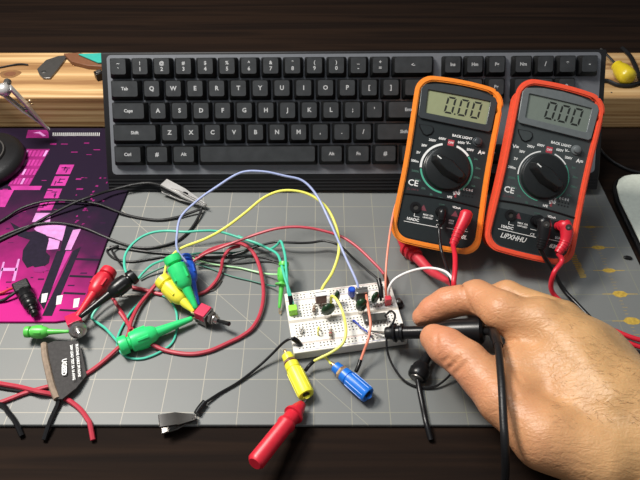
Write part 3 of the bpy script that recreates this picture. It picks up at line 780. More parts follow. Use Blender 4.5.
wire('thin dark grey wire running flat to the flange of the green clip beside the board', 'darkteal', .6,
     [(196, 264, 3), (212, 269, 1.2), (231, 276, 1.2), (252, 281, 1.2), (268, 285, 3), (276, 286.5, 7)])
wire('thick dark green wire running low behind the tangled red leads', 'darkteal', .9,
     [(140, 279, 2), (150, 273, 3), (170, 264, 6), (190, 255, 8), (205, 253, 6), (225, 253, 4), (240, 252, 2.5), (252, 247, 1.5), (258, 243, 1.5)])
wire('black wire snaking across the mat to the rear corner of the board', 'blackrub', 1.0,
     [(110, 246, 2), (122, 248, 1.5), (150, 252, 1.5), (175, 254, 1.5), (200, 257, 1.5), (222, 256.5, 2), (238, 253.5, 4), (255, 247, 7), (275, 242, 9), (284, 242.3, 10), (300, 243, 10), (312, 242.5, 10), (325, 241, 11), (340, 246, 13), (354, 259, 16), (368, 271, 19), (378, 280, 20), (380, 290, 17), (381, 301, 13)],
     sleeves=[('black', 1.8, [(378.5, 279, 20), (380.5, 288, 18), (381.5, 298, 14)])])
wire('thin black wire crossing behind the green clip by the board', 'blackrub', .6,
     [(196, 256, 10), (215, 257, 8), (247, 256.7, 1), (262, 257.5, .8), (272, 260, .8)])
wire('thin black wire ending under the green clip by the board', 'blackrub', .55, [(196, 259, 5), (215, 262, 1), (238, 263.5, 1), (262, 261.5, 1), (277, 262, 3), (283, 266, 12)])

# red leads
wire('red jumper wire arching highest behind the board to its rear right end', 'redsil', 1.1,
     [(192, 262, 8), (205, 254, 12), (220, 248, 16), (238, 241, 20), (257.5, 234, 24), (275, 229, 27), (291, 227, 28), (305, 227.5, 28), (320, 230, 27), (340, 236, 26), (356, 246, 26), (372, 261, 25), (383, 273, 23), (387.5, 283, 20), (388, 292, 15)],
     sleeves=[('brown', 1.7, [(384.5, 274, 23), (387.5, 283, 20), (388, 292, 16)])])
wire('thick red test lead making the wide round loop right of the toggle switch', 'redsil', 1.5,
     [(120, 312, 4), (129, 325, 3), (138, 337, 6), (150, 343.5, 4), (166, 350.5, 1.9), (189, 354, 1.9), (209, 351, 1.9), (230, 342, 1.9), (242, 336, 2), (253, 327, 3), (261, 311, 4), (263.5, 290, 6), (259, 265, 9), (251, 250, 11), (240, 243.5, 12), (226, 245, 12), (210, 250, 10), (196, 259, 6)])
wire('thick red test lead dropping from the loop top and curling back under the clips', 'redsil', 1.4,
     [(240, 246, 8), (230, 249, 8), (223, 259, 6), (221, 270, 4.5), (216, 281, 3), (206, 291, 2), (192, 295.5, 1.8), (176, 295.5, 1.8), (160, 294, 1.8), (145, 290, 1.8), (131, 287, 3)])
wire('thick red test lead from the tag past the big green clip to the yellow one', 'redsil', 1.5,
     [(-40, 415, 1.9), (0, 402.5, 1.9), (25, 393, 1.9), (50, 386, 2), (68, 381, 2), (84, 375, 2), (99, 365, 2), (115, 351, 3), (127, 338, 4), (131, 322, 5), (138, 307, 4), (148, 294, 4), (159, 281, 8), (166, 273, 14)])
wire('thick red test lead passing under the fabric tag from the left frame edge', 'redsil', 1.7,
     [(-40, 376, 1.9), (0, 383.5, 1.9), (20, 387, 2), (38, 391.5, 4.5), (55, 395, 2), (68, 400, 1.9), (80, 409, 1.9), (88, 420, 1.9), (90, 424, 1.9), (93, 440, -1)])
wire('red lead slanting from the black hook down to the large green clip', 'redsil', 1.3,
     [(112, 297, 2), (117, 305, 2), (124, 316, 2.5), (131, 330, 6)])

# teal loops round the large green clip
wire('teal wire in a ring around the large green clip', 'teal', .9,
     [(152, 290, 2), (162, 295, 1.5), (171, 301, 1.2), (176.5, 313, 1.2), (176.5, 330, 1.2), (172, 343, 1.2), (160, 352, 1.2), (143, 358.5, 1.2), (128, 357.5, 1.2), (119.5, 350, 2), (117, 341, 3), (121, 329, 1.5), (131, 312, 1.2), (143, 299, 1.2), (155, 291, 1.5)])
wire('bright teal wire bending sharply left of the large green clip', 'teal', .95,
     [(136, 281, 12), (124, 288, 10), (112, 294, 8), (100, 305, 6), (92, 317, 4), (98, 323, 4), (106, 329, 5), (117, 341, 9), (121, 345, 11)])
wire('teal wire curving up from the black hook to the green topped clip', 'teal', .95,
     [(135, 283, 12), (143, 273, 14), (152, 265, 18), (163, 260.5, 24), (172, 259, 32)])

# test hook clips
hook_clip('green test hook standing over the yellow one and clipped to the toggle switch', (171, 256, 34), (198, 312, 10), 'green', 1.3)
hook_clip('yellow test hook under the green topped one', (161, 279, 17), (196.5, 314.5, 8), 'warmyellow', 1.25)
hook_clip('blue test hook mostly hidden behind the green topped one', (184, 257, 18), (199, 309, 9), 'blue', 1.2)
hook_clip('large green test hook lying flat with its tip on the toggle switch', (119, 347, 8), (196, 317, 6), 'green', 1.35)
hook_clip('bright green test hook lying above the grey fabric tag', (25, 332, 9), (74, 331.5, 9), 'hookgreen', .82)
hook_clip('red test hook lying beside the mouse pad corner', (110, 270, 9), (72, 324, 9), 'red', 1.25)
hook_clip('black test hook lying alongside the red one', (135, 275, 18), (76, 320, 12), 'black', 1.15)
a = hook_clip('small green clip hanging at the rear left corner of the board', (284, 262, 20), (279, 312, 3), 'hookgreen', .78)
build('flange', MB().lathe(W(282, 283.5, 13), W(281, 292, 10), [(0, 1), (.4, 5.2), (1.4, 5.2), (1.8, 2)], 18), 'hookgreen', a)

# toggle switches
def toggle(label, P, Q, z, lift=0, length=11, bl=9, pw=11):
    A, B = W(P[0], P[1], z), W(Q[0], Q[1], z+lift); x = (B-A).normalized(); zz_ = Vector((0, 0, 1)); y = zz_.cross(x).normalized(); zz_ = x.cross(y)
    T = Matrix((x, y, zz_)).transposed().to_4x4(); T.translation = A
    t = thing('toggle_switch', label, 'switch', T=T, group='miniature toggle switches')
    build('body', MB(T).box((-bl/2, 0, 2), (bl, 10.5, 7)), 'magred', t, bevel=.5, label='glossy red plastic body')
    mb = MB(T); mb.box((.3, 0, -1.5), (1.2, pw, pw+1)); mb.box((-bl/2, -.0, -3.6), (bl, pw, 4)); build('mounting_frame', mb, 'darkmetal', t, bevel=.4, label='dull grey metal frame')
    pf = []
    for i in range(10): pf += [(1+i*.8, 3.0), (1.4+i*.8, 2.6)]
    build('threaded_bushing', MB(T).lathe((0, 0, 0), (1, 0, 0), pf, 18), 'metal', t)
    nut = MB(T); nut.lathe((0, 0, 0), (1, 0, 0), [(2.0, 4.9), (2.1, 5.1), (4.1, 5.1), (4.2, 4.9)], 6); build('nut', nut, 'darkmetal', t)
    w = MB(T); w.lathe((0, 0, 0), (1, 0, 0), [(5.2, 4.2), (5.9, 4.2)], 20); build('washer', w, 'metal', t)
    if lift: build('knurled_nut', MB(T).lathe((0, 0, 0), (1, 0, 0), [(1, 5.0), (1.2, 6.3), (4.5, 6.3), (5.0, 5.6), (5.2, 3.5)], 14), 'metal', t)
    build('lever', MB(T).lathe((8.5, 0, 0), (9.5, 0, .25), [(0, 1.2), (.5, 1.3), (length-2, 1.7), (length-.6, 1.8), (length, 1.2)], 14), 'black' if lift == 0 else 'metal', t)
    for s in (-1, 0, 1): build('solder_lug', MB(T).box((-11, s*3.6, 1), (4.2, .5, 1.8)), 'copper', t)
toggle('toggle switch with red body and black lever where three hooks meet', (208.5, 316.5), (235, 328.5), 8)
toggle('toggle switch with red body and shiny nut by the fabric tag', (77, 328), (82, 341), 9, lift=8, length=4, bl=15, pw=8)

# fabric tag
ZT = 7
t = thing('cable_tag', 'dark grey fabric cable tag with white lettering under the bright green hook', 'tag', loc=tuple(W(62, 365, 0)))
pl_ = [(44, 345), (54, 341), (78, 341), (82, 352), (86.5, 375), (76, 388), (62, 399), (55, 399)]
def tz(px, py): return 3.0+5.5*math.sin(max(0, min(1, (px-44)/42))*math.pi)*.6+2*(1-(py-340)/60)
mb = MB(); P = [W(x, y, tz(x, y)) for x, y in pl_]; c = W(66, 366, 6.5)
vs = [c]+P; Q_ = [p-Vector((0, 0, 1.5)) for p in vs]
n = len(P)
mb.add(vs+Q_, [(0, 1+i, 1+(i+1) % n) for i in range(n)]+[(n+1, n+2+(i+1) % n, n+2+i) for i in range(n)]+[(1+i, n+2+i, n+2+(i+1) % n, 1+(i+1) % n) for i in range(n)])
build('fabric', mb, 'fabric', t, angle=60)
mb = MB(); e = [W(44, 344, 5.5), W(45, 356, 5.8), W(48.5, 372, 6), W(52, 386, 5.6), W(57, 399, 5.0)]
mb.tube(cr(e, 6), 2.3, 8); build('folded_edge', mb, 'tan', t, label='worn brown folded edge')
mb = MB()
def tagT(px, py, z, an): 
    o = W(px, py, z); return Matrix.Translation(o) @ Matrix.Rotation(math.radians(an), 4, 'Z')
text(mb, 'UGEED', 0, 0, 0, 4.3, T=tagT(64, 367, 8.0, -74), bold=.05)
text(mb, '200V LEAD TEST 5A 16 AWG', 0, 0, 0, 2.4, T=tagT(72.5, 362, 7.9, -71), bold=.04)
text(mb, 'SILICONE CABLE 3M ROHS', 0, 0, 0, 2.4, T=tagT(78.0, 360, 7.3, -71), bold=.04)
build('printed_text', mb, 'ink_white', t, smooth=False, label='white lettering')

# ------------------------------------------------------------------ banana jacks
def jack(label, tip, end, m, nut='brown', hole_=True):
    A, B = W(*tip), W(*end); L = (B-A).length; d = (B-A).normalized()
    t = thing('banana_jack', label, 'jack', loc=(A.x, A.y, 0), group='banana jacks in front of the breadboard')
    build('metal_stud', MB().lathe(A, B, [(0, .9), (.3, 1.3), (3, 1.3), (3.4, 2.0), (4.6, 2.0)], 12), 'copper', t)
    build('inner_bush', MB().lathe(A, B, [(4.2, 2.8), (4.8, 3.9), (9.6, 4.3), (10, 4.1)], 20), m, t)
    build('lock_nut', MB().lathe(A, B, [(9.8, 3), (10, 4.9), (11.4, 4.9), (11.6, 3.2)], 6), 'copper', t)
    build('ring', MB().lathe(A, B, [(11.6, 4), (11.8, 5.0), (12.8, 5.0), (13, 4)], 20), nut, t)
    pr = [(12.6, 4.2), (13, 5.1), (17.4, 5.2), (17.6, 4.7), (18.3, 4.7), (18.5, 5.5), (L-1.2, 5.7), (L-.3, 5.3), (L, 4.6), (L, 2.3)]
    build('cap', MB().lathe(A, B, pr, 24), m, t)
    for i in range(10):
        a = i*math.tau/10; s = d.orthogonal().normalized(); u = d.cross(s)
        c = (s*math.cos(a)+u*math.sin(a))*5.5
        build('grip_rib', MB().tube([A+d*19.5+c, B-d*1.8+c], .38, 5), m, t)
    build('socket_hole', MB().lathe(A+d*(L-1), B+d*.1, [(0, 2.2), (1.08, 2.2)], 16), 'hole', t)
jack('neon yellow banana jack lying in front of the left end of the board', (284.5, 350, 6), (306.5, 395.5, 7), 'yellow')
jack('blue banana jack lying in front of the board middle', (330.5, 362.5, 6), (368.5, 395.5, 7.5), 'jackblue', 'tan')

# red probe tip at the near edge
A, B = W(306.5, 398.5, 6), W(283, 428, 13)
t = thing('test_probe', 'red test probe pointing at the open end of the yellow jack', 'probe', loc=(B.x, B.y, 0), group='red test probes')
L = (B-A).length
build('tip', MB().lathe(A, B, [(0, .3), (1, .75), (5.5, .8)], 10), 'metal', t)
build('sleeve', MB().lathe(A, B, [(5, 1.6), (6, 3.0), (11, 4.6), (15, 5.2), (15.4, 6.6), (17.2, 6.8), (17.6, 5.2), (24, 5.2)], 20), 'red', t)
build('handle', MB().lathe(A, B, [(24, 5.4), (25, 6.2), (27, 6.2), (28, 5.5), (L+30, 5.6), (L+32, 4)], 20), 'red', t)

# black lead from the board front left corner to the clip at the near edge
wire('black jumper lead from the board front left corner down to the near edge', 'black', 1.0,
     [(300, 345, BH), (296, 340, 14), (291, 338.5, 15), (283, 343, 12), (272, 354, 7), (258, 367, 3), (238, 382.5, 1.5), (220, 393, 1.5), (206, 402, 2.5)],
     sleeves=[('black', 1.9, [(300, 344.5, 9.3), (297, 341, 13), (293, 338.5, 15)]), ('black', 2.1, [(205, 402, 3), (200, 408, 3), (196.5, 413.5, 3)])])
def gator(label, P, Q, insul, name='alligator_clip', jm='silver'):
    """P jaw tip, Q tail"""
    A, B = W(*P), W(*Q); d = (B-A).normalized(); L = (B-A).length; y = Vector((0, 0, 1)).cross(d).normalized(); z = d.cross(y)
    T = Matrix((d, y, z)).transposed().to_4x4(); T.translation = A
    t = thing(name, label, 'clip', T=T, group='alligator clips')
    for s in (-1, 1):
        pr = [(0, .2), (L*.15, 1.0), (L*.5, 3.0), (L*.55, 3.8), (L*.98, 5.2), (L, 4.8)]
        mb = MB(T); vs = []
        for x, zz_ in pr:
            for w_ in (-1, 1):
                ww = 1.6+2.6*min(1, x/(L*.5)); vs += [(x, w_*ww, s*zz_), (x, w_*ww, s*(zz_-1.5))]
        fs = []
        for i in range(len(pr)-1):
            a = 4*i; b = a+4
            fs += [(a, a+2, b+2, b), (a, b, b+1, a+1), (a+2, a+3, b+3, b+2)]
        fs += [(0, 1, 3, 2)]
        mb.add(vs, fs)
        for i in range(5):
            x = L*(.03+.07*i); q = pr[0][1]+(x/(L*.5))*2.2-1.2
            for w_ in (-1, 1): mb.add([(x-.6, w_*1.3, s*q), (x+.6, w_*1.3, s*q), (x, w_*1.3, s*(q-.8)), (x, w_*1.0, s*(q-.4))], [(0, 1, 2), (0, 3, 1), (1, 3, 2), (2, 3, 0)])
        o = build('jaw', mb, jm, t); md = o.modifiers.new('thick', 'SOLIDIFY'); md.thickness = .0004
    build('pivot', MB(T).lathe((L*.55, -3.6, 0), (L*.55, 3.6, 0), [(0, 1.1), (7.2, 1.1)], 12), 'metal', t)
    build('spring', MB(T).tube([Vector((L*.55+1.6*math.cos(a*.7), -2+4*a/40, 1.6*math.sin(a*.7))) for a in range(41)], .3, 5), 'metal', t)
    if insul: build('insulator', MB(T).lathe((L*.42, 0, 0), (L+3, 0, 0), [(0, 3.0), (1, 3.7), (L*.45, 4.7), (L*.58, 4.6), (L*.62, 3.0)], 16), insul, t)
    return t
gator('bare metal alligator clip at the near edge of the mat under the black lead', (196, 417, 4), (160, 425, 5), None, jm='darkmetal')
gator('black alligator clip with a silver edge lying against the keyboard front', (205.5, 205.5, 5), (164, 186, 10), 'black')
# silver strip along that clip
build('silver_edge', MB().tube([W(206, 204.5, 8.5), W(178, 190.5, 13), W(172, 189, 13), (W(164, 184, 14))], .6, 6), 'metal', bpy.data.objects['alligator_clip.001'])

# helping hand clip from the left
t = gator('silver alligator clip of a helping hand reaching over the pine plank', (49, 130, 16), (6, 90, 66), None)
build('ball_joint', MB().sphere(tuple(W(4, 90, 66)), 6.2, 12), 'silver', t)
build('arm', MB().tube([W(4, 90, 66), W(-20, 72, 72), W(-70, 60, 72)], 3, 14), 'metal', t)
build('wing_screw', MB().lathe(W(8, 81, 68), W(2, 99, 68), [(0, 2), (1, 3.4), (5, 3.4), (6, 1.5), (13, 1.5)], 14), 'darkmetal', t)
build('upright', MB().tube([W(-70, 60, 72), Vector((W(-70, 60, 72).x, W(-70, 60, 72).y, 35.1))], 3, 14).lathe(Vector((W(-70, 60, 72).x, W(-70, 60, 72).y, 35.1)), Vector((W(-70, 60, 72).x, W(-70, 60, 72).y, 60)), [(0, 22), (4, 22), (5, 20), (5.2, 3)], 30), 'darkmetal', t)
o = W(30, 104, 36)
build('solder_blob', MB().sphere(tuple(W(30, 101, 46)), 1.7, 8).sphere(tuple(W(32, 104, 43)), 1.2, 8), 'copper', t)

# round black thing at the left frame edge
c = W(-24, 160, 10)
t = thing('headphone_cup', 'round black padded cup at the left frame edge on the mouse pad', 'headphone', loc=(c.x, c.y, ZP))
build('cushion', MB().lathe((c.x, c.y, ZP+.1), (c.x, c.y, 50), [(0, 38), (1.5, 42.5), (5, 44), (9, 43), (13, 38), (13.2, 15)], 40), 'blackrub', t, label='soft rounded black cushion')
build('cup_shell', MB().lathe((c.x, c.y, ZP+10), (c.x, c.y, 50), [(0, 30), (4.2, 28), (6, 21), (7, .1)], 36), 'black', t)
mb = MB(); mb.ring(circ(c.x, c.y, 27.6, 36), circ(c.x, c.y, 26.4, 36), ZP+14.2, ZP+15.4); build('trim_ring', mb, 'darkmetal', t)

# things on the plank, far left
c = W(52, 70, 35.5)
t = thing('angle_bracket', 'dull metal bracket lying on the plank behind the silver clip', 'bracket', loc=tuple(c))
P = [(37, 69), (46, 60), (58, 56), (68, 55), (63, 62), (57, 70), (50, 78), (43, 78), (39, 74)]
mb = MB(); mb.prism([(W(x, y, 37).x, W(x, y, 37).y) for x, y in P], 35.2, 37.2); build('plate', mb, 'darkmetal', t, bevel=.4)
build('screw', MB().lathe(W(44, 72.5, 37.1), W(44, 72.5, 37.1)+Vector((0, 0, 5)), [(0, 2.4), (1, 2.3), (1.4, 1.2)], 14), 'metal', t)
c = W(100, 78, 36)
t = thing('binder_block', 'small black block on the plank touching the keyboard side', 'block', loc=(c.x, c.y, 35))
build('body', MB(Matrix.Translation((c.x, c.y, 35)) @ Matrix.Rotation(.6, 4, 'Z')).box((0, 0, 4.2), (8, 8, 8)), 'black', t, bevel=.8)
build('cap', MB(Matrix.Translation((c.x, c.y, 35)) @ Matrix.Rotation(.6, 4, 'Z')).box((0, 0, 8.6), (5, 5, 1)), 'darkmetal', t, bevel=.3)
c1 = W(72, 62, 36); c2 = W(104, 70, 38)
tag(build('wood_offcut', MB().prism([(W(x, y, 38).x, W(x, y, 38).y) for x, y in ((64, 55), (80, 54), (106, 62), (106, 68), (88, 67), (72, 63))], 35.2, 40), 'brownwood', bevel=.6), 'reddish brown wood offcut on the plank by the keyboard corner', 'wood')
tag(build('teal_cloth', MB().prism([(W(x, y, 42).x, W(x, y, 42).y) for x, y in ((78, 54), (106, 53), (106, 62), (98, 62.5), (90, 59))], 40.3, 42.5), 'tealcloth', bevel=.8), 'folded teal cloth on the brown offcut at the top', 'cloth')
wire('thin dark cable lying on the plank at the far left', 'blackrub', .9, [(-20, 70, 36), (0, 67.5, 36), (10, 65.5, 36), (20, 64, 36.5), (28, 64.8, 36)], name='thin_cable', cat='cable')

# right side: yellow handle, cables, white device
A, B = W(596, 44, 44), W(630, 79.5, 44)
t = thing('screwdriver', 'yellow handled screwdriver lying on the plank right of the keyboard', 'screwdriver', loc=(A.x, A.y, 35))
build('handle', MB().lathe(B, A, [(0, 2.5), (1, 6), (3.5, 8.4), (10, 8.9), (18, 8), (24, 6), (27, 6), (28, 3)], 20), 'golden', t)
build('shaft', MB().lathe(B+(A-B).normalized()*28, A+(A-B)*.5, [(0, 1.6), (34, 1.6)], 12), 'metal', t)
wire('thick black cable curving round the yellow screwdriver handle on the plank', 'blackrub', 2.1, [(590, 70, 37.2), (600, 79.5, 37.2), (608, 81, 37.2), (618, 85, 37.2), (630, 85.5, 37.2), (642, 82, 37.2), (665, 76, 37.2)], name='black_cable', cat='cable')
wire('thick black cable descending at the upper right corner of the plank', 'blackrub', 2.2, [(622, 48, 37.3), (630, 56, 37.3), (636, 68, 37.3), (641, 80, 37.3), (650, 92, 37.3)], name='black_cable', cat='cable')
wire('black cable hanging across the dark bench between plank and mat', 'blackrub', 1.5, [(590, 138, 2), (598, 147, 0), (608, 158, -1.2), (620, 166, -1.4), (634, 171.5, -1.4), (660, 176, -1.4)], name='black_cable', cat='cable')
P = [(617, 186), (619, 179), (624, 175.5), (632, 174), (720, 172), (900, 330), (700, 330), (664, 290), (640, 240), (620, 199)]
t = thing('white_tray', 'off-white rounded tray with black rim right of the mat', 'tray', loc=tuple(W(680, 230, -3)))
q = [(W(x, y, 4).x, W(x, y, 4).y) for x, y in P]
cx = sum(a for a, b in q)/len(q); cy = sum(b for a, b in q)/len(q)
q2 = [(cx+(a-cx)*1.05-1, cy+(b-cy)*1.03) for a, b in q]
build('rim', MB().prism(q2, -2.9, 1.5), 'black', t, bevel=.8)
build('tray_top', MB().prism(q, 1.6, 4), 'cream', t, bevel=1.0)
c = W(627.5, 258.5, 0)
tag(build('oval_magnet', MB(Matrix.Translation((c.x, c.y, .1)) @ Matrix.Rotation(-.25, 4, 'Z') @ Matrix.Diagonal((1.5, .8, 1, 1))).lathe((0, 0, 0), (0, 0, 9), [(0, 2.3), (1.2, 2.4), (1.8, 1.9), (2, .1)], 20), 'black'), 'tiny black oval bead on the mat near its right edge', 'bead')

# ------------------------------------------------------------------ black leads at the left
wire('black cable crossing the mouse pad highest and joining the black clip', 'blackrub', 1.15,
     [(-40, 243, 4), (0, 221.5, 4), (22, 208, 5), (47, 201, 6), (75, 201, 6), (98, 204, 5), (115, 210.5, 3.5), (132.5, 216.5, 1.5), (157, 220, 1.5), (176, 217.5, 2), (190, 213, 3), (202, 208.5, 5)], name='test_lead', cat='cable')
wire('black cable rising across the mouse pad to the keyboard front', 'blackrub', 1.25,
     [(-40, 262, 3.6), (0, 240.5, 3.6), (28, 227.5, 3.6), (50, 215, 5), (75, 202.5, 9), (94, 195.5, 10), (112, 190, 8), (134, 184.5, 9), (150, 183, 10), (164, 186, 11)], name='test_lead', cat='cable')
wire('black cable passing lowest over the pad and bending up to the black clip tip', 'blackrub', 1.15,
     [(-40, 258, 3.6), (0, 237.5, 3.6), (30, 226, 3.6), (56, 223, 3.6), (82, 227.5, 3.6), (104, 236.5, 2.4), (120, 243, 1.4), (138, 247.7, 1.4), (157, 247, 1.4), (177, 241, 1.4), (190.5, 229.5, 1.6), (199, 216, 3), (202, 207, 5)], name='test_lead', cat='cable')
wire('thin black lead looping beside the pad edge down to the black hook', 'blackrub', .9,
     [(196, 254, 6), (170, 256, 1.2), (150, 259, 1.2), (132, 261.5, 1.2), (116, 259, 1.2), (108, 253, 1.2), (108.5, 249, 1.2), (118, 246, 3), (112, 250, 3.6), (118, 260, 5), (124, 268, 12), (129, 275, 19)])
wire('faint grey wire running under the clips towards the big red loop', 'darkmetal', .45, [(112, 296, 1), (135, 296, 1), (160, 293, 1), (185, 293, 1), (210, 291, 1), (218, 286, 1), (222, 280, 1)])

# black barrel connector on the mouse pad
A, B = W(21, 285, 9), W(40, 325, 7)
t = thing('barrel_connector', 'black barrel connector lying across the front edge of the mouse pad', 'connector', loc=(A.x, A.y, ZP))
d = (B-A).normalized(); L = (B-A).length
y = Vector((0, 0, 1)).cross(d).normalized(); z_ = d.cross(y); T = Matrix((d, y, z_)).transposed().to_4x4(); T.translation = A
build('square_end', MB(T).box((4, 0, 0), (10, 12, 9.6)), 'blackrub', t, bevel=1.2)
build('barrel', MB(T).lathe((7, 0, 0), (8, 0, 0), [(0, 4.8), (1, 5.5), (8, 5.7), (8.4, 5.2), (9.2, 5.2), (9.6, 5.7), (12, 5.6), (12.4, 5.2), (13, 5.2), (13.4, 5.4), (17, 5.0), (18, 4)], 24), 'black', t)
build('strain_relief', MB(T).lathe((24, 0, 0), (25, 0, 0), [(0, 3.8), (2, 3.6), (2.2, 2.8), (3.4, 2.8), (3.6, 3.4), (5.6, 3.2), (5.8, 2.5), (7, 2.5), (7.2, 3), (9.5, 2.8), (10, 1.5)], 20), 'black', t)
wire('upper dark lead entering the barrel connector from the left', 'darkred', 1.1, [(-30, 297, 4), (0, 293, 4), (10, 289, 6), (20, 286, 9)], name='connector_lead', cat='cable')
wire('lower dark lead entering the barrel connector from the left', 'blackrub', 1.2, [(-30, 305, 4), (0, 301, 4), (10, 296, 6), (20, 289, 8)], name='connector_lead', cat='cable')
wire('black cable leaving the fabric tag towards the near edge', 'black', 1.7, [(59, 396, 4), (58, 404, 2.5), (54, 413, 1.8), (50, 422, 1.8), (44, 440, -1)], name='test_lead', cat='cable')
wire('black cable in the lower left corner of the mat', 'black', 1.7, [(-40, 385, 1.8), (0, 404, 1.8), (8, 412, 1.8), (15, 421, 1.8), (22, 436, -1)], name='test_lead', cat='cable')
wire('black cable between the two red leads at the left edge', 'blackrub', 1.0, [(-40, 380, 1.2), (0, 388, 1.2), (20, 391, 1.2), (35, 394, 1.2), (52, 392, 1.2)], name='test_lead', cat='cable')

# ------------------------------------------------------------------ meter plugs and their leads
def plug(T, label, u, m, body, endp, wpts, wr, hollow=False, wm=None, name='banana_plug', bs=1.0):
    """T meter frame; body: local points of the barrel"""
    P = [T @ Vector(p) for p in body]
    t = thing(name, label, 'plug', loc=tuple(P[0]), group='banana plugs in the meters')
    build('collar', MB(T).lathe((u, 31, -.15), (u, 31, 9), [(0, 3.6), (5, 3.8), (7, 4.6)], 18), m, t)
    Q = cr(P, 4); n = len(Q)
    rr = [4.9 if i < n*.35 else 4.9-2.2*((i/n-.35)/.65) for i in range(n)]; rr = [r*bs for r in rr]; rr[0] = 3.6*bs
    build('barrel', MB().tube(Q, rr, 18), m, t)
    for f in (.62, .7, .78, .86):
        i = int(f*n); q = Q[i]; dd = (Q[min(i+1, n-1)]-Q[i-1]).normalized()
        build('grip_ridge', MB().lathe(q-dd*.5, q+dd, [(0, rr[i]), (.2, rr[i]+.5), (.8, rr[i]+.5), (1, rr[i])], 16), m, t)
    if hollow:
        i = int(n*.3); q = Q[i]; nn = (T.to_3x3() @ Vector((0, 0, 1))).normalized()
        build('cross_hole', MB().lathe(q+nn*4.2, q+nn*9, [(0, 2.4), (.85, 2.4)], 14), 'hole', t)
        build('screw', MB().lathe(q+nn*4.4-Vector((.6, .6, 0)), q+nn*9, [(0, .9), (.8, .8)], 10), 'metal', t)
    R = cr([P[-1]]+wp(wpts), 8); o = build('lead', MB().tube(R, wr, 10), wm or m, t)
    return t
plug(TO, 'red banana plug in the right jack of the orange meter', 20, 'red', [(20, 34, 9), (19, 27, 10), (16, 17, 10.5), (13, 4, 10)], None, [(455, 256, 40), (455, 270, 42), (454, 286, 38), (460, 300, 22)], 1.9)
plug(TR, 'red banana plug with a hollow end in the right jack of the red meter', 20, 'red', [(19, 34, 9), (23, 28, 10), (24, 18, 10), (20, 8, 10)], None, [(562, 261, 30), (554, 273, 26), (551, 288, 13), (558, 299, 6), (575, 311, 6), (600, 325, 6), (615, 331, 6), (640, 340, 6), (680, 347, 6)], 1.9, True)
plug(TR, 'black banana plug with a hollow end in the middle jack of the red meter', 1, 'black', [(3, 33, 9), (5, 26, 10), (6, 16, 10), (6, 8, 9)], None, [(545, 258, 28), (554, 272, 14), (563, 289, 3), (577, 304, 1.8), (598, 326, 1.9), (612, 339, 1.9), (640, 355, 1.9), (680, 370, 1.9)], 1.7, True)
plug(TO, 'slim black plug in the middle jack of the orange meter', 1, 'black', [(1, 32, 6), (1, 29, 6.5), (1.5, 24, 6), (2, 20, 5)], None, [(439, 228, 42), (440.5, 246, 36), (443, 256, 34), (448, 270, 38), (452, 285, 34), (458, 300, 20)], 1.2, bs=.62)
wire('second red lead coming out behind the hand at the right edge', 'red', 1.7, [(585, 324, 5.8), (603, 333, 5.8), (618, 338.5, 5.8), (640, 347, 5.5), (680, 358, 4)], name='test_lead', cat='cable')

# red probe between the meters and the fingers
A, B = W(397, 226, 18), W(452, 284, 24)
t = thing('test_probe', 'red test probe lying at the lower left corner of the orange meter', 'probe', loc=(A.x, A.y, 0), group='red test probes')
d = (B-A).normalized(); L = (B-A).length; A0_ = A+Vector((0, 0, 0))
p0, p1, p2, p3 = W(396, 222, 5), W(404, 243, 7), W(420, 261, 10), W(433, 272, 14)
build('handle', MB().tube(cr([p0, p1, W(410, 251, 8.5)], 6), [4.4]*len(cr([p0, p1, W(410, 251, 8.5)], 6)), 18), 'red', t)
d = (p3-p1).normalized(); q = W(407, 247, 8)
build('finger_guard', MB().lathe(q, q+d, [(0, 4.4), (.6, 7.2), (3.6, 7.4), (4.2, 5.6), (7, 5.8), (7.6, 7), (9.4, 6.8), (10, 5.2), (12, 5.2), (12.6, 6), (14, 5.8), (14.4, 4.6)], 22), 'red', t)
q2 = q+d*14
build('tapered_nose', MB().tube(cr([q2, W(430, 270.5, 13), W(444, 279, 20), W(453, 285.5, 26)], 6), [4.6-2.8*i/(len(cr([q2, W(430, 270.5, 13), W(444, 279, 20), W(453, 285.5, 26)], 6))-1) for i in range(len(cr([q2, W(430, 270.5, 13), W(444, 279, 20), W(453, 285.5, 26)], 6)))], 16), 'darkred', t)

# black round connector on the mat under the thumb
c = W(419, 372, 5)
t = thing('probe_connector', 'round black connector with a stub lying under the thumb', 'connector', loc=(c.x, c.y, 0))
build('barrel', MB().lathe(W(417, 378, 6), W(424, 362, 8), [(0, 2), (.3, 6.6), (1.5, 7.2), (6, 7.2), (7, 6.4), (9, 6.2), (11, 5)], 26), 'black', t)
build('inner_ring', MB().lathe(W(416.6, 379, 6), W(424, 363, 8), [(0, .5), (.2, 4.4), (1, 4.6)], 24), 'darkmetal', t)
build('stub', MB().tube([W(423, 364, 8), W(427, 357, 9), W(431, 350, 10)], [4.2, 3.2, 2.6], 16), 'black', t)
build('lead', MB().tube(cr(wp([(417.5, 378, 5), (419.5, 390, 3), (422.5, 405, 2.2), (426, 422, 2.2), (431, 440, -1)]), 8), 1.9, 10), 'black', t)

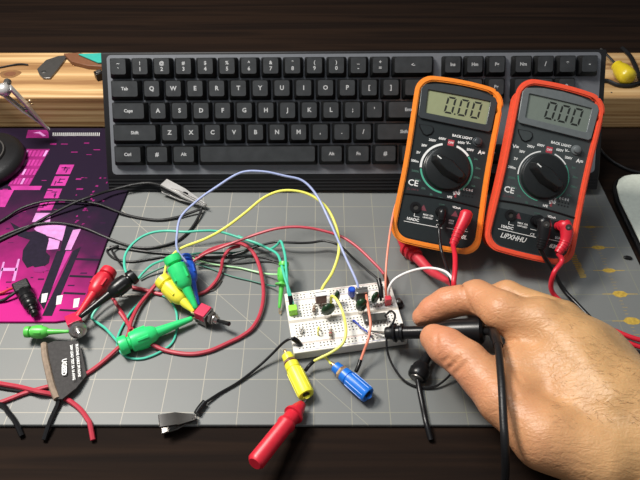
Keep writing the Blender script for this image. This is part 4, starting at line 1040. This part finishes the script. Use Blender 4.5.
# the black probe in the hand
Tp = W(373, 330, 12)
ax0, ax1 = W(385, 333, 16), W(484, 331, 38)
d = (ax1-ax0).normalized(); L = (ax1-ax0).length
t = thing('test_probe', 'black test probe held between thumb and finger with its tip on the board', 'probe', loc=tuple(ax0))
build('tip', MB().tube([W(371, 331, 11), ax0+d*1], [.5, .9], 10), 'metal', t)
build('nose', MB().lathe(ax0, ax1, [(0, 2.0), (.5, 4.0), (2, 4.5), (6, 4.4), (7, 3.6)], 22), 'blackrub', t)
build('guard_ring', MB().lathe(ax0, ax1, [(6, 3), (6.4, 6.4), (8, 6.8), (9, 5.2), (11, 5.2), (12, 6.6), (13.6, 6.4), (14, 4.6)], 26), 'black', t)
build('handle', MB().lathe(ax0, ax1, [(13.5, 4.6), (17, 4.4), (28, 4.6), (36, 6.0), (48, 8.6), (L-2, 9.0), (L, 7)], 26), 'black', t)
build('cable_boot', MB().tube(cr([ax1-d*3, ax1+d*3, W(494, 334, 54), W(498, 346, 61)], 5), 3.1, 14), 'black', t)
build('lead', MB().tube(cr([ax1, W(494, 334, 54), W(498, 346, 62), W(500, 365, 66), W(502, 390, 67), W(503.5, 420, 64), W(505, 445, 58), W(505, 480, 36), W(500, 520, 2)], 8), 2.3, 14), 'blackrub', t)

# ------------------------------------------------------------------ the hand: one continuous surface from smoothly joined tapered limbs
def cap_sdf(P, a, b, ra, rb):
    a = np.array(a, np.float32); b = np.array(b, np.float32); ab = b-a
    t = np.clip(((P-a)@ab)/float(ab@ab), 0, 1)
    d = P-a-t[..., None]*ab
    return np.sqrt((d*d).sum(-1))-(ra+(rb-ra)*t)
def smin(a, b, k):
    h = np.maximum(k-np.abs(a-b), 0)/k
    return np.minimum(a, b)-h*h*k*.25
def chain(P, pts, k=5):
    """pts: (px,py,z,r)"""
    d = None
    for i in range(len(pts)-1):
        a, b = W(*pts[i][:3]), W(*pts[i+1][:3])
        c = cap_sdf(P, a, b, pts[i][3], pts[i+1][3])
        d = c if d is None else smin(d, c, k)
    return d
def surface(F, lo, h):
    """naive surface nets"""
    s = F < 0; nx, ny, nz = F.shape
    c = np.zeros((nx-1, ny-1, nz-1), np.int32); acc = np.zeros(c.shape+(3,)); cnt = np.zeros(c.shape)
    corners = [(i, j, k) for i in (0, 1) for j in (0, 1) for k in (0, 1)]
    sl = lambda A, o: A[o[0]:nx-1+o[0], o[1]:ny-1+o[1], o[2]:nz-1+o[2]]
    for a in corners:
        for ax in range(3):
            if a[ax]: continue
            b = list(a); b[ax] = 1
            A, B = sl(F, a), sl(F, b); m = (A < 0) != (B < 0)
            t = np.where(m, A/np.where(m, A-B, 1), 0)
            for q in range(3):
                v = a[q]+(t if q == ax else 0)
                acc[..., q] += np.where(m, v, 0)
            cnt += m
    act = cnt > 0; idx = -np.ones(c.shape, np.int64); idx[act] = np.arange(act.sum())
    g = np.argwhere(act); V = (g+acc[act]/cnt[act][:, None])*h+np.array(lo)
    Fc = []
    for ax in range(3):
        o = [slice(0, nx-1), slice(0, ny-1), slice(0, nz-1)]; p = list(o)
        n = F.shape[ax]; o[ax] = slice(0, n-1); p[ax] = slice(1, n)
        A = s[tuple(slice(1, F.shape[q]-1) if q != ax else slice(0, n-1) for q in range(3))]
        B = s[tuple(slice(1, F.shape[q]-1) if q != ax else slice(1, n) for q in range(3))]
        e = np.argwhere(A != B); flip = A[tuple(e.T)]
        u, v = (ax+1) % 3, (ax+2) % 3
        e2 = e.copy(); e2[:, u] += 1; e2[:, v] += 1
        def cell(du, dv):
            q = e2.copy(); q[:, u] -= du; q[:, v] -= dv; return idx[tuple(q.T)]
        q0, q1, q2, q3 = cell(1, 1), cell(0, 1), cell(0, 0), cell(1, 0)
        Q = np.stack([q0, q1, q2, q3], 1); Q[~flip] = Q[~flip][:, ::-1]
        Fc.append(Q)
    return V, np.concatenate(Fc)
hh = 1.25
lo = np.array([52., -330., -1.]); hi = np.array([400., -40., 96.])
gx = [np.arange(lo[i], hi[i], hh, dtype=np.float32) for i in range(3)]
P = np.stack(np.meshgrid(*gx, indexing='ij'), -1)
def blob(px, py, z, r): w = W(px, py, z); return cap_sdf(P, w, w+Vector((.1, 0, 0)), r, r)
# palm and back of the hand
palm = chain(P, [(541, 318, 52, 13.5), (575, 352, 52, 18), (612, 400, 50, 22)], 14)
palm = smin(palm, chain(P, [(562, 322, 42, 12), (592, 352, 42, 16), (628, 402, 42, 21)], 14), 14)
palm = smin(palm, chain(P, [(578, 338, 30, 12), (604, 368, 32, 16), (640, 415, 36, 20)], 14), 14)
palm = smin(palm, chain(P, [(590, 356, 20, 13), (612, 384, 24, 15), (640, 430, 32, 19)], 14), 14)
palm = smin(palm, chain(P, [(545, 375, 42, 17), (580, 410, 42, 21), (622, 440, 42, 24)], 12), 16)
# web between thumb and forefinger
palm = smin(palm, chain(P, [(519, 345, 44, 8.5), (514, 366, 43, 10), (522, 390, 44, 13)], 10), 9)
# wrist and forearm
palm = smin(palm, chain(P, [(618, 410, 42, 25), (668, 462, 40, 25), (740, 540, 42, 30), (900, 700, 45, 40)], 20), 18)
thumb = chain(P, [(434, 338, 39, 9.3), (447, 347, 42, 11.0), (467, 361, 44, 11.6), (484, 379, 44, 12.2), (503, 400, 46, 13.8), (545, 436, 46, 18), (600, 455, 44, 22)], 7)
index = chain(P, [(422.5, 317, 24, 7.4), (433, 310, 29, 9.2), (447, 303, 35, 10.4), (468, 299, 43, 11.3)], 4)
index2 = chain(P, [(477, 296, 46, 11.6), (502, 312, 53, 12.8), (538, 325, 53, 15)], 6)
index = smin(index, index2, 2.5)
middle = chain(P, [(470, 306, 10, 7.0), (484, 298, 19, 8.3), (507, 294, 33, 9.0), (562, 318, 42, 12)], 5)
ring = chain(P, [(500, 320, 8, 7.2), (512, 308, 12, 8.2), (532, 304, 25, 8.8), (578, 332, 30, 12)], 5)
pinky = chain(P, [(535, 330, 7, 6.5), (545, 320, 9, 7.2), (562, 312, 16, 7.8), (588, 345, 20, 11)], 5)
F = palm
for f, k in ((index, 7), (middle, 4), (ring, 4), (pinky, 4)): F = smin(F, f, k)
F = smin(F, thumb, 7)
# knuckle swelling and tendon ridges
for b in ((541, 316, 60, 7.5), (565, 315, 52, 7)): F = smin(F, blob(*b), 9)
F = smin(F, chain(P, [(545, 322, 60, 4.5), (585, 362, 66, 3.5), (615, 398, 68, 3)], 5), 9)
F = smin(F, chain(P, [(465, 362, 46.5, 4), (468, 366, 47, 4)], 4), 6)
# folds: narrow grooves pressed into the skin
def groove(pts, r, dpt):
    global F
    g = chain(P, [(a, b, c, r) for a, b, c in pts], 1)
    F = np.maximum(F, -(g+0)) if False else -smin(-F, g, dpt)
def on(px, py, off=0.0):
    """height where the sight line through a pixel meets the present surface"""
    best = None
    for z in np.arange(88, 2, -.7):
        w = W(px, py, float(z)); ijk = [(w[i]-lo[i])/hh for i in range(3)]
        i = tuple(int(round(q)) for q in ijk)
        if all(0 <= i[q] < F.shape[q] for q in range(3)) and F[i] < 0: return (px, py, float(z)+off)
    return (px, py, 30)
GR = [([(462, 280), (463, 288), (466, 299), (472, 311)], .8), ([(448, 369), (454, 364), (459, 357)], .8), ([(454, 374), (460, 369), (467, 361)], .7), ([(444, 362), (449, 358)], .4),
      ([(496, 336), (504, 342), (513, 340)], 1.0), ([(501, 350), (509, 346), (517, 341)], .7), ([(504, 370), (508, 378), (513, 388), (517, 396)], .9), ([(507, 362), (514, 369), (520, 380)], .5),
      ([(519, 296), (545, 297), (562, 303)], .5), ([(436, 333), (437, 341), (436, 349)], .4)]
for pts, r in GR:
    pp = [on(x, y, .4) for x, y in pts]; groove(pp, r, 2.4)
F = np.maximum(F, .6-(P[..., 2]))   # rests flat on the mat
# keep clear of the probe handle and its cable
F = np.maximum(F, -(cap_sdf(P, W(410, 332, 21.5), W(484, 331, 38), 5.2, 10)-.8))
cb = cr([W(484, 331, 38), W(494, 334, 54), W(498, 346, 62), W(500, 365, 66), W(502, 390, 67), W(503.5, 420, 64), W(505, 445, 58), W(505, 480, 36)], 3)
for i in range(len(cb)-1): F = np.maximum(F, -(cap_sdf(P, cb[i], cb[i+1], 3.4, 3.4)))
V, Q = surface(F, lo, hh)
# light smoothing
nb = np.zeros_like(V); ct = np.zeros(len(V))
for a in range(4):
    b = (a+1) % 4
    np.add.at(nb, Q[:, a], V[Q[:, b]]); np.add.at(ct, Q[:, a], 1); np.add.at(nb, Q[:, b], V[Q[:, a]]); np.add.at(ct, Q[:, b], 1)
V = V*.5+.5*nb/ct[:, None]
me = bpy.data.meshes.new('hand'); me.from_pydata((V*S).tolist(), [], Q.tolist()); me.materials.append(M['skin'])
me.polygons.foreach_set('use_smooth', [True]*len(me.polygons)); me.update()
hand = bpy.data.objects.new('person', me); COL.objects.link(hand); MW[hand.name] = Matrix.Identity(4)
tag(hand, 'bare right hand and forearm of a person pinching the black probe over the mat', 'person')
# nails
def nail(a, b, off, wdt, lab):
    A, B = Vector(a), Vector(b); d = (B-A).normalized(); up = Vector(off).normalized(); s = d.cross(up).normalized(); up = s.cross(d)
    vs = []; n = 6
    for i in range(5):
        f = i/4; ww = wdt*(.72+.28*math.sin(math.pi*min(1, f*1.1+.15)))
        for j in range(n+1):
            an = (j/n-.5)*1.9; vs.append(A.lerp(B, f)+s*(math.sin(an)*ww)+up*(math.cos(an)*ww*.9-ww*.9))
    fs = [(i*(n+1)+j, i*(n+1)+j+1, (i+1)*(n+1)+j+1, (i+1)*(n+1)+j) for i in range(4) for j in range(n)]
    mb = MB(); mb.add(vs, fs); o = build('fingernail', mb, 'nail', hand); md = o.modifiers.new('s', 'SOLIDIFY'); md.thickness = .0006
M['nail'] = mat('nail', (0.66, 0.40, 0.30), .28, noise=.05, coat=.3)
# sparse forearm hair
rnd = random.Random(9); mb = MB()
for i in range(420):
    px = rnd.uniform(548, 640); py = rnd.uniform(312, 425)
    if py < 290+(px-548)*.85: continue
    x, y, z = on(px, py, 1.0)
    if z < 30: continue
    p = W(x, y, z-.6); an = rnd.gauss(-.35, .5); L = rnd.uniform(3, 7)
    q1 = p+Vector((math.cos(an)*L*.5, math.sin(an)*L*.5, .35)); q2 = p+Vector((math.cos(an+.2)*L, math.sin(an+.2)*L, -.3-.012*L*L))
    mb.tube([p, q1, q2], [.05, .04, .02], 3)
o = build('arm_hair', mb, 'hair' if 'hair' in M else 'brown', hand); o['kind'] = 'stuff'; o['label'] = 'fine brown hairs on the back of the hand'

# ------------------------------------------------------------------ light and camera
wd = bpy.data.worlds.new('world'); scn.world = wd; wd.use_nodes = True
wd.node_tree.nodes['Background'].inputs[0].default_value = (0.95, 0.97, 1.0, 1); wd.node_tree.nodes['Background'].inputs[1].default_value = 0.24
def area(name, loc, tgt, size, power, col, sy=None):
    l = bpy.data.lights.new(name, 'AREA'); l.size = size; l.energy = power; l.color = col
    if sy: l.shape = 'RECTANGLE'; l.size_y = sy
    o = bpy.data.objects.new(name, l); COL.objects.link(o); o.location = Vector(loc)*S
    o.rotation_euler = (Vector(tgt)-Vector(loc)).to_track_quat('-Z', 'Y').to_euler(); return o
area('bench_lamp', (-400, 60, 700), (-60, -20, 0), .18, 9.4, (1.0, .94, .86), .20)
area('soft_overhead', (-350, 150, 1500), (-50, 0, 0), .9, 10, (.92, .97, 1.0), .25)  # second soft light added overhead, its fixture unseen
cam = bpy.data.cameras.new('camera'); co = bpy.data.objects.new('camera', cam); COL.objects.link(co)
co.location = (0, CAMY*S, CAMZ*S); co.rotation_euler = (math.radians(90)-TH, 0, 0)
cam.sensor_fit = 'HORIZONTAL'; cam.sensor_width = 36; cam.lens = FOC/640*36; cam.clip_start = .01; cam.clip_end = 20
scn.camera = co
scn.view_settings.view_transform = 'Standard'; scn.view_settings.look = 'None'; scn.view_settings.gamma = 1
scn.view_settings.use_curve_mapping = False; scn.view_settings.exposure = -0.06
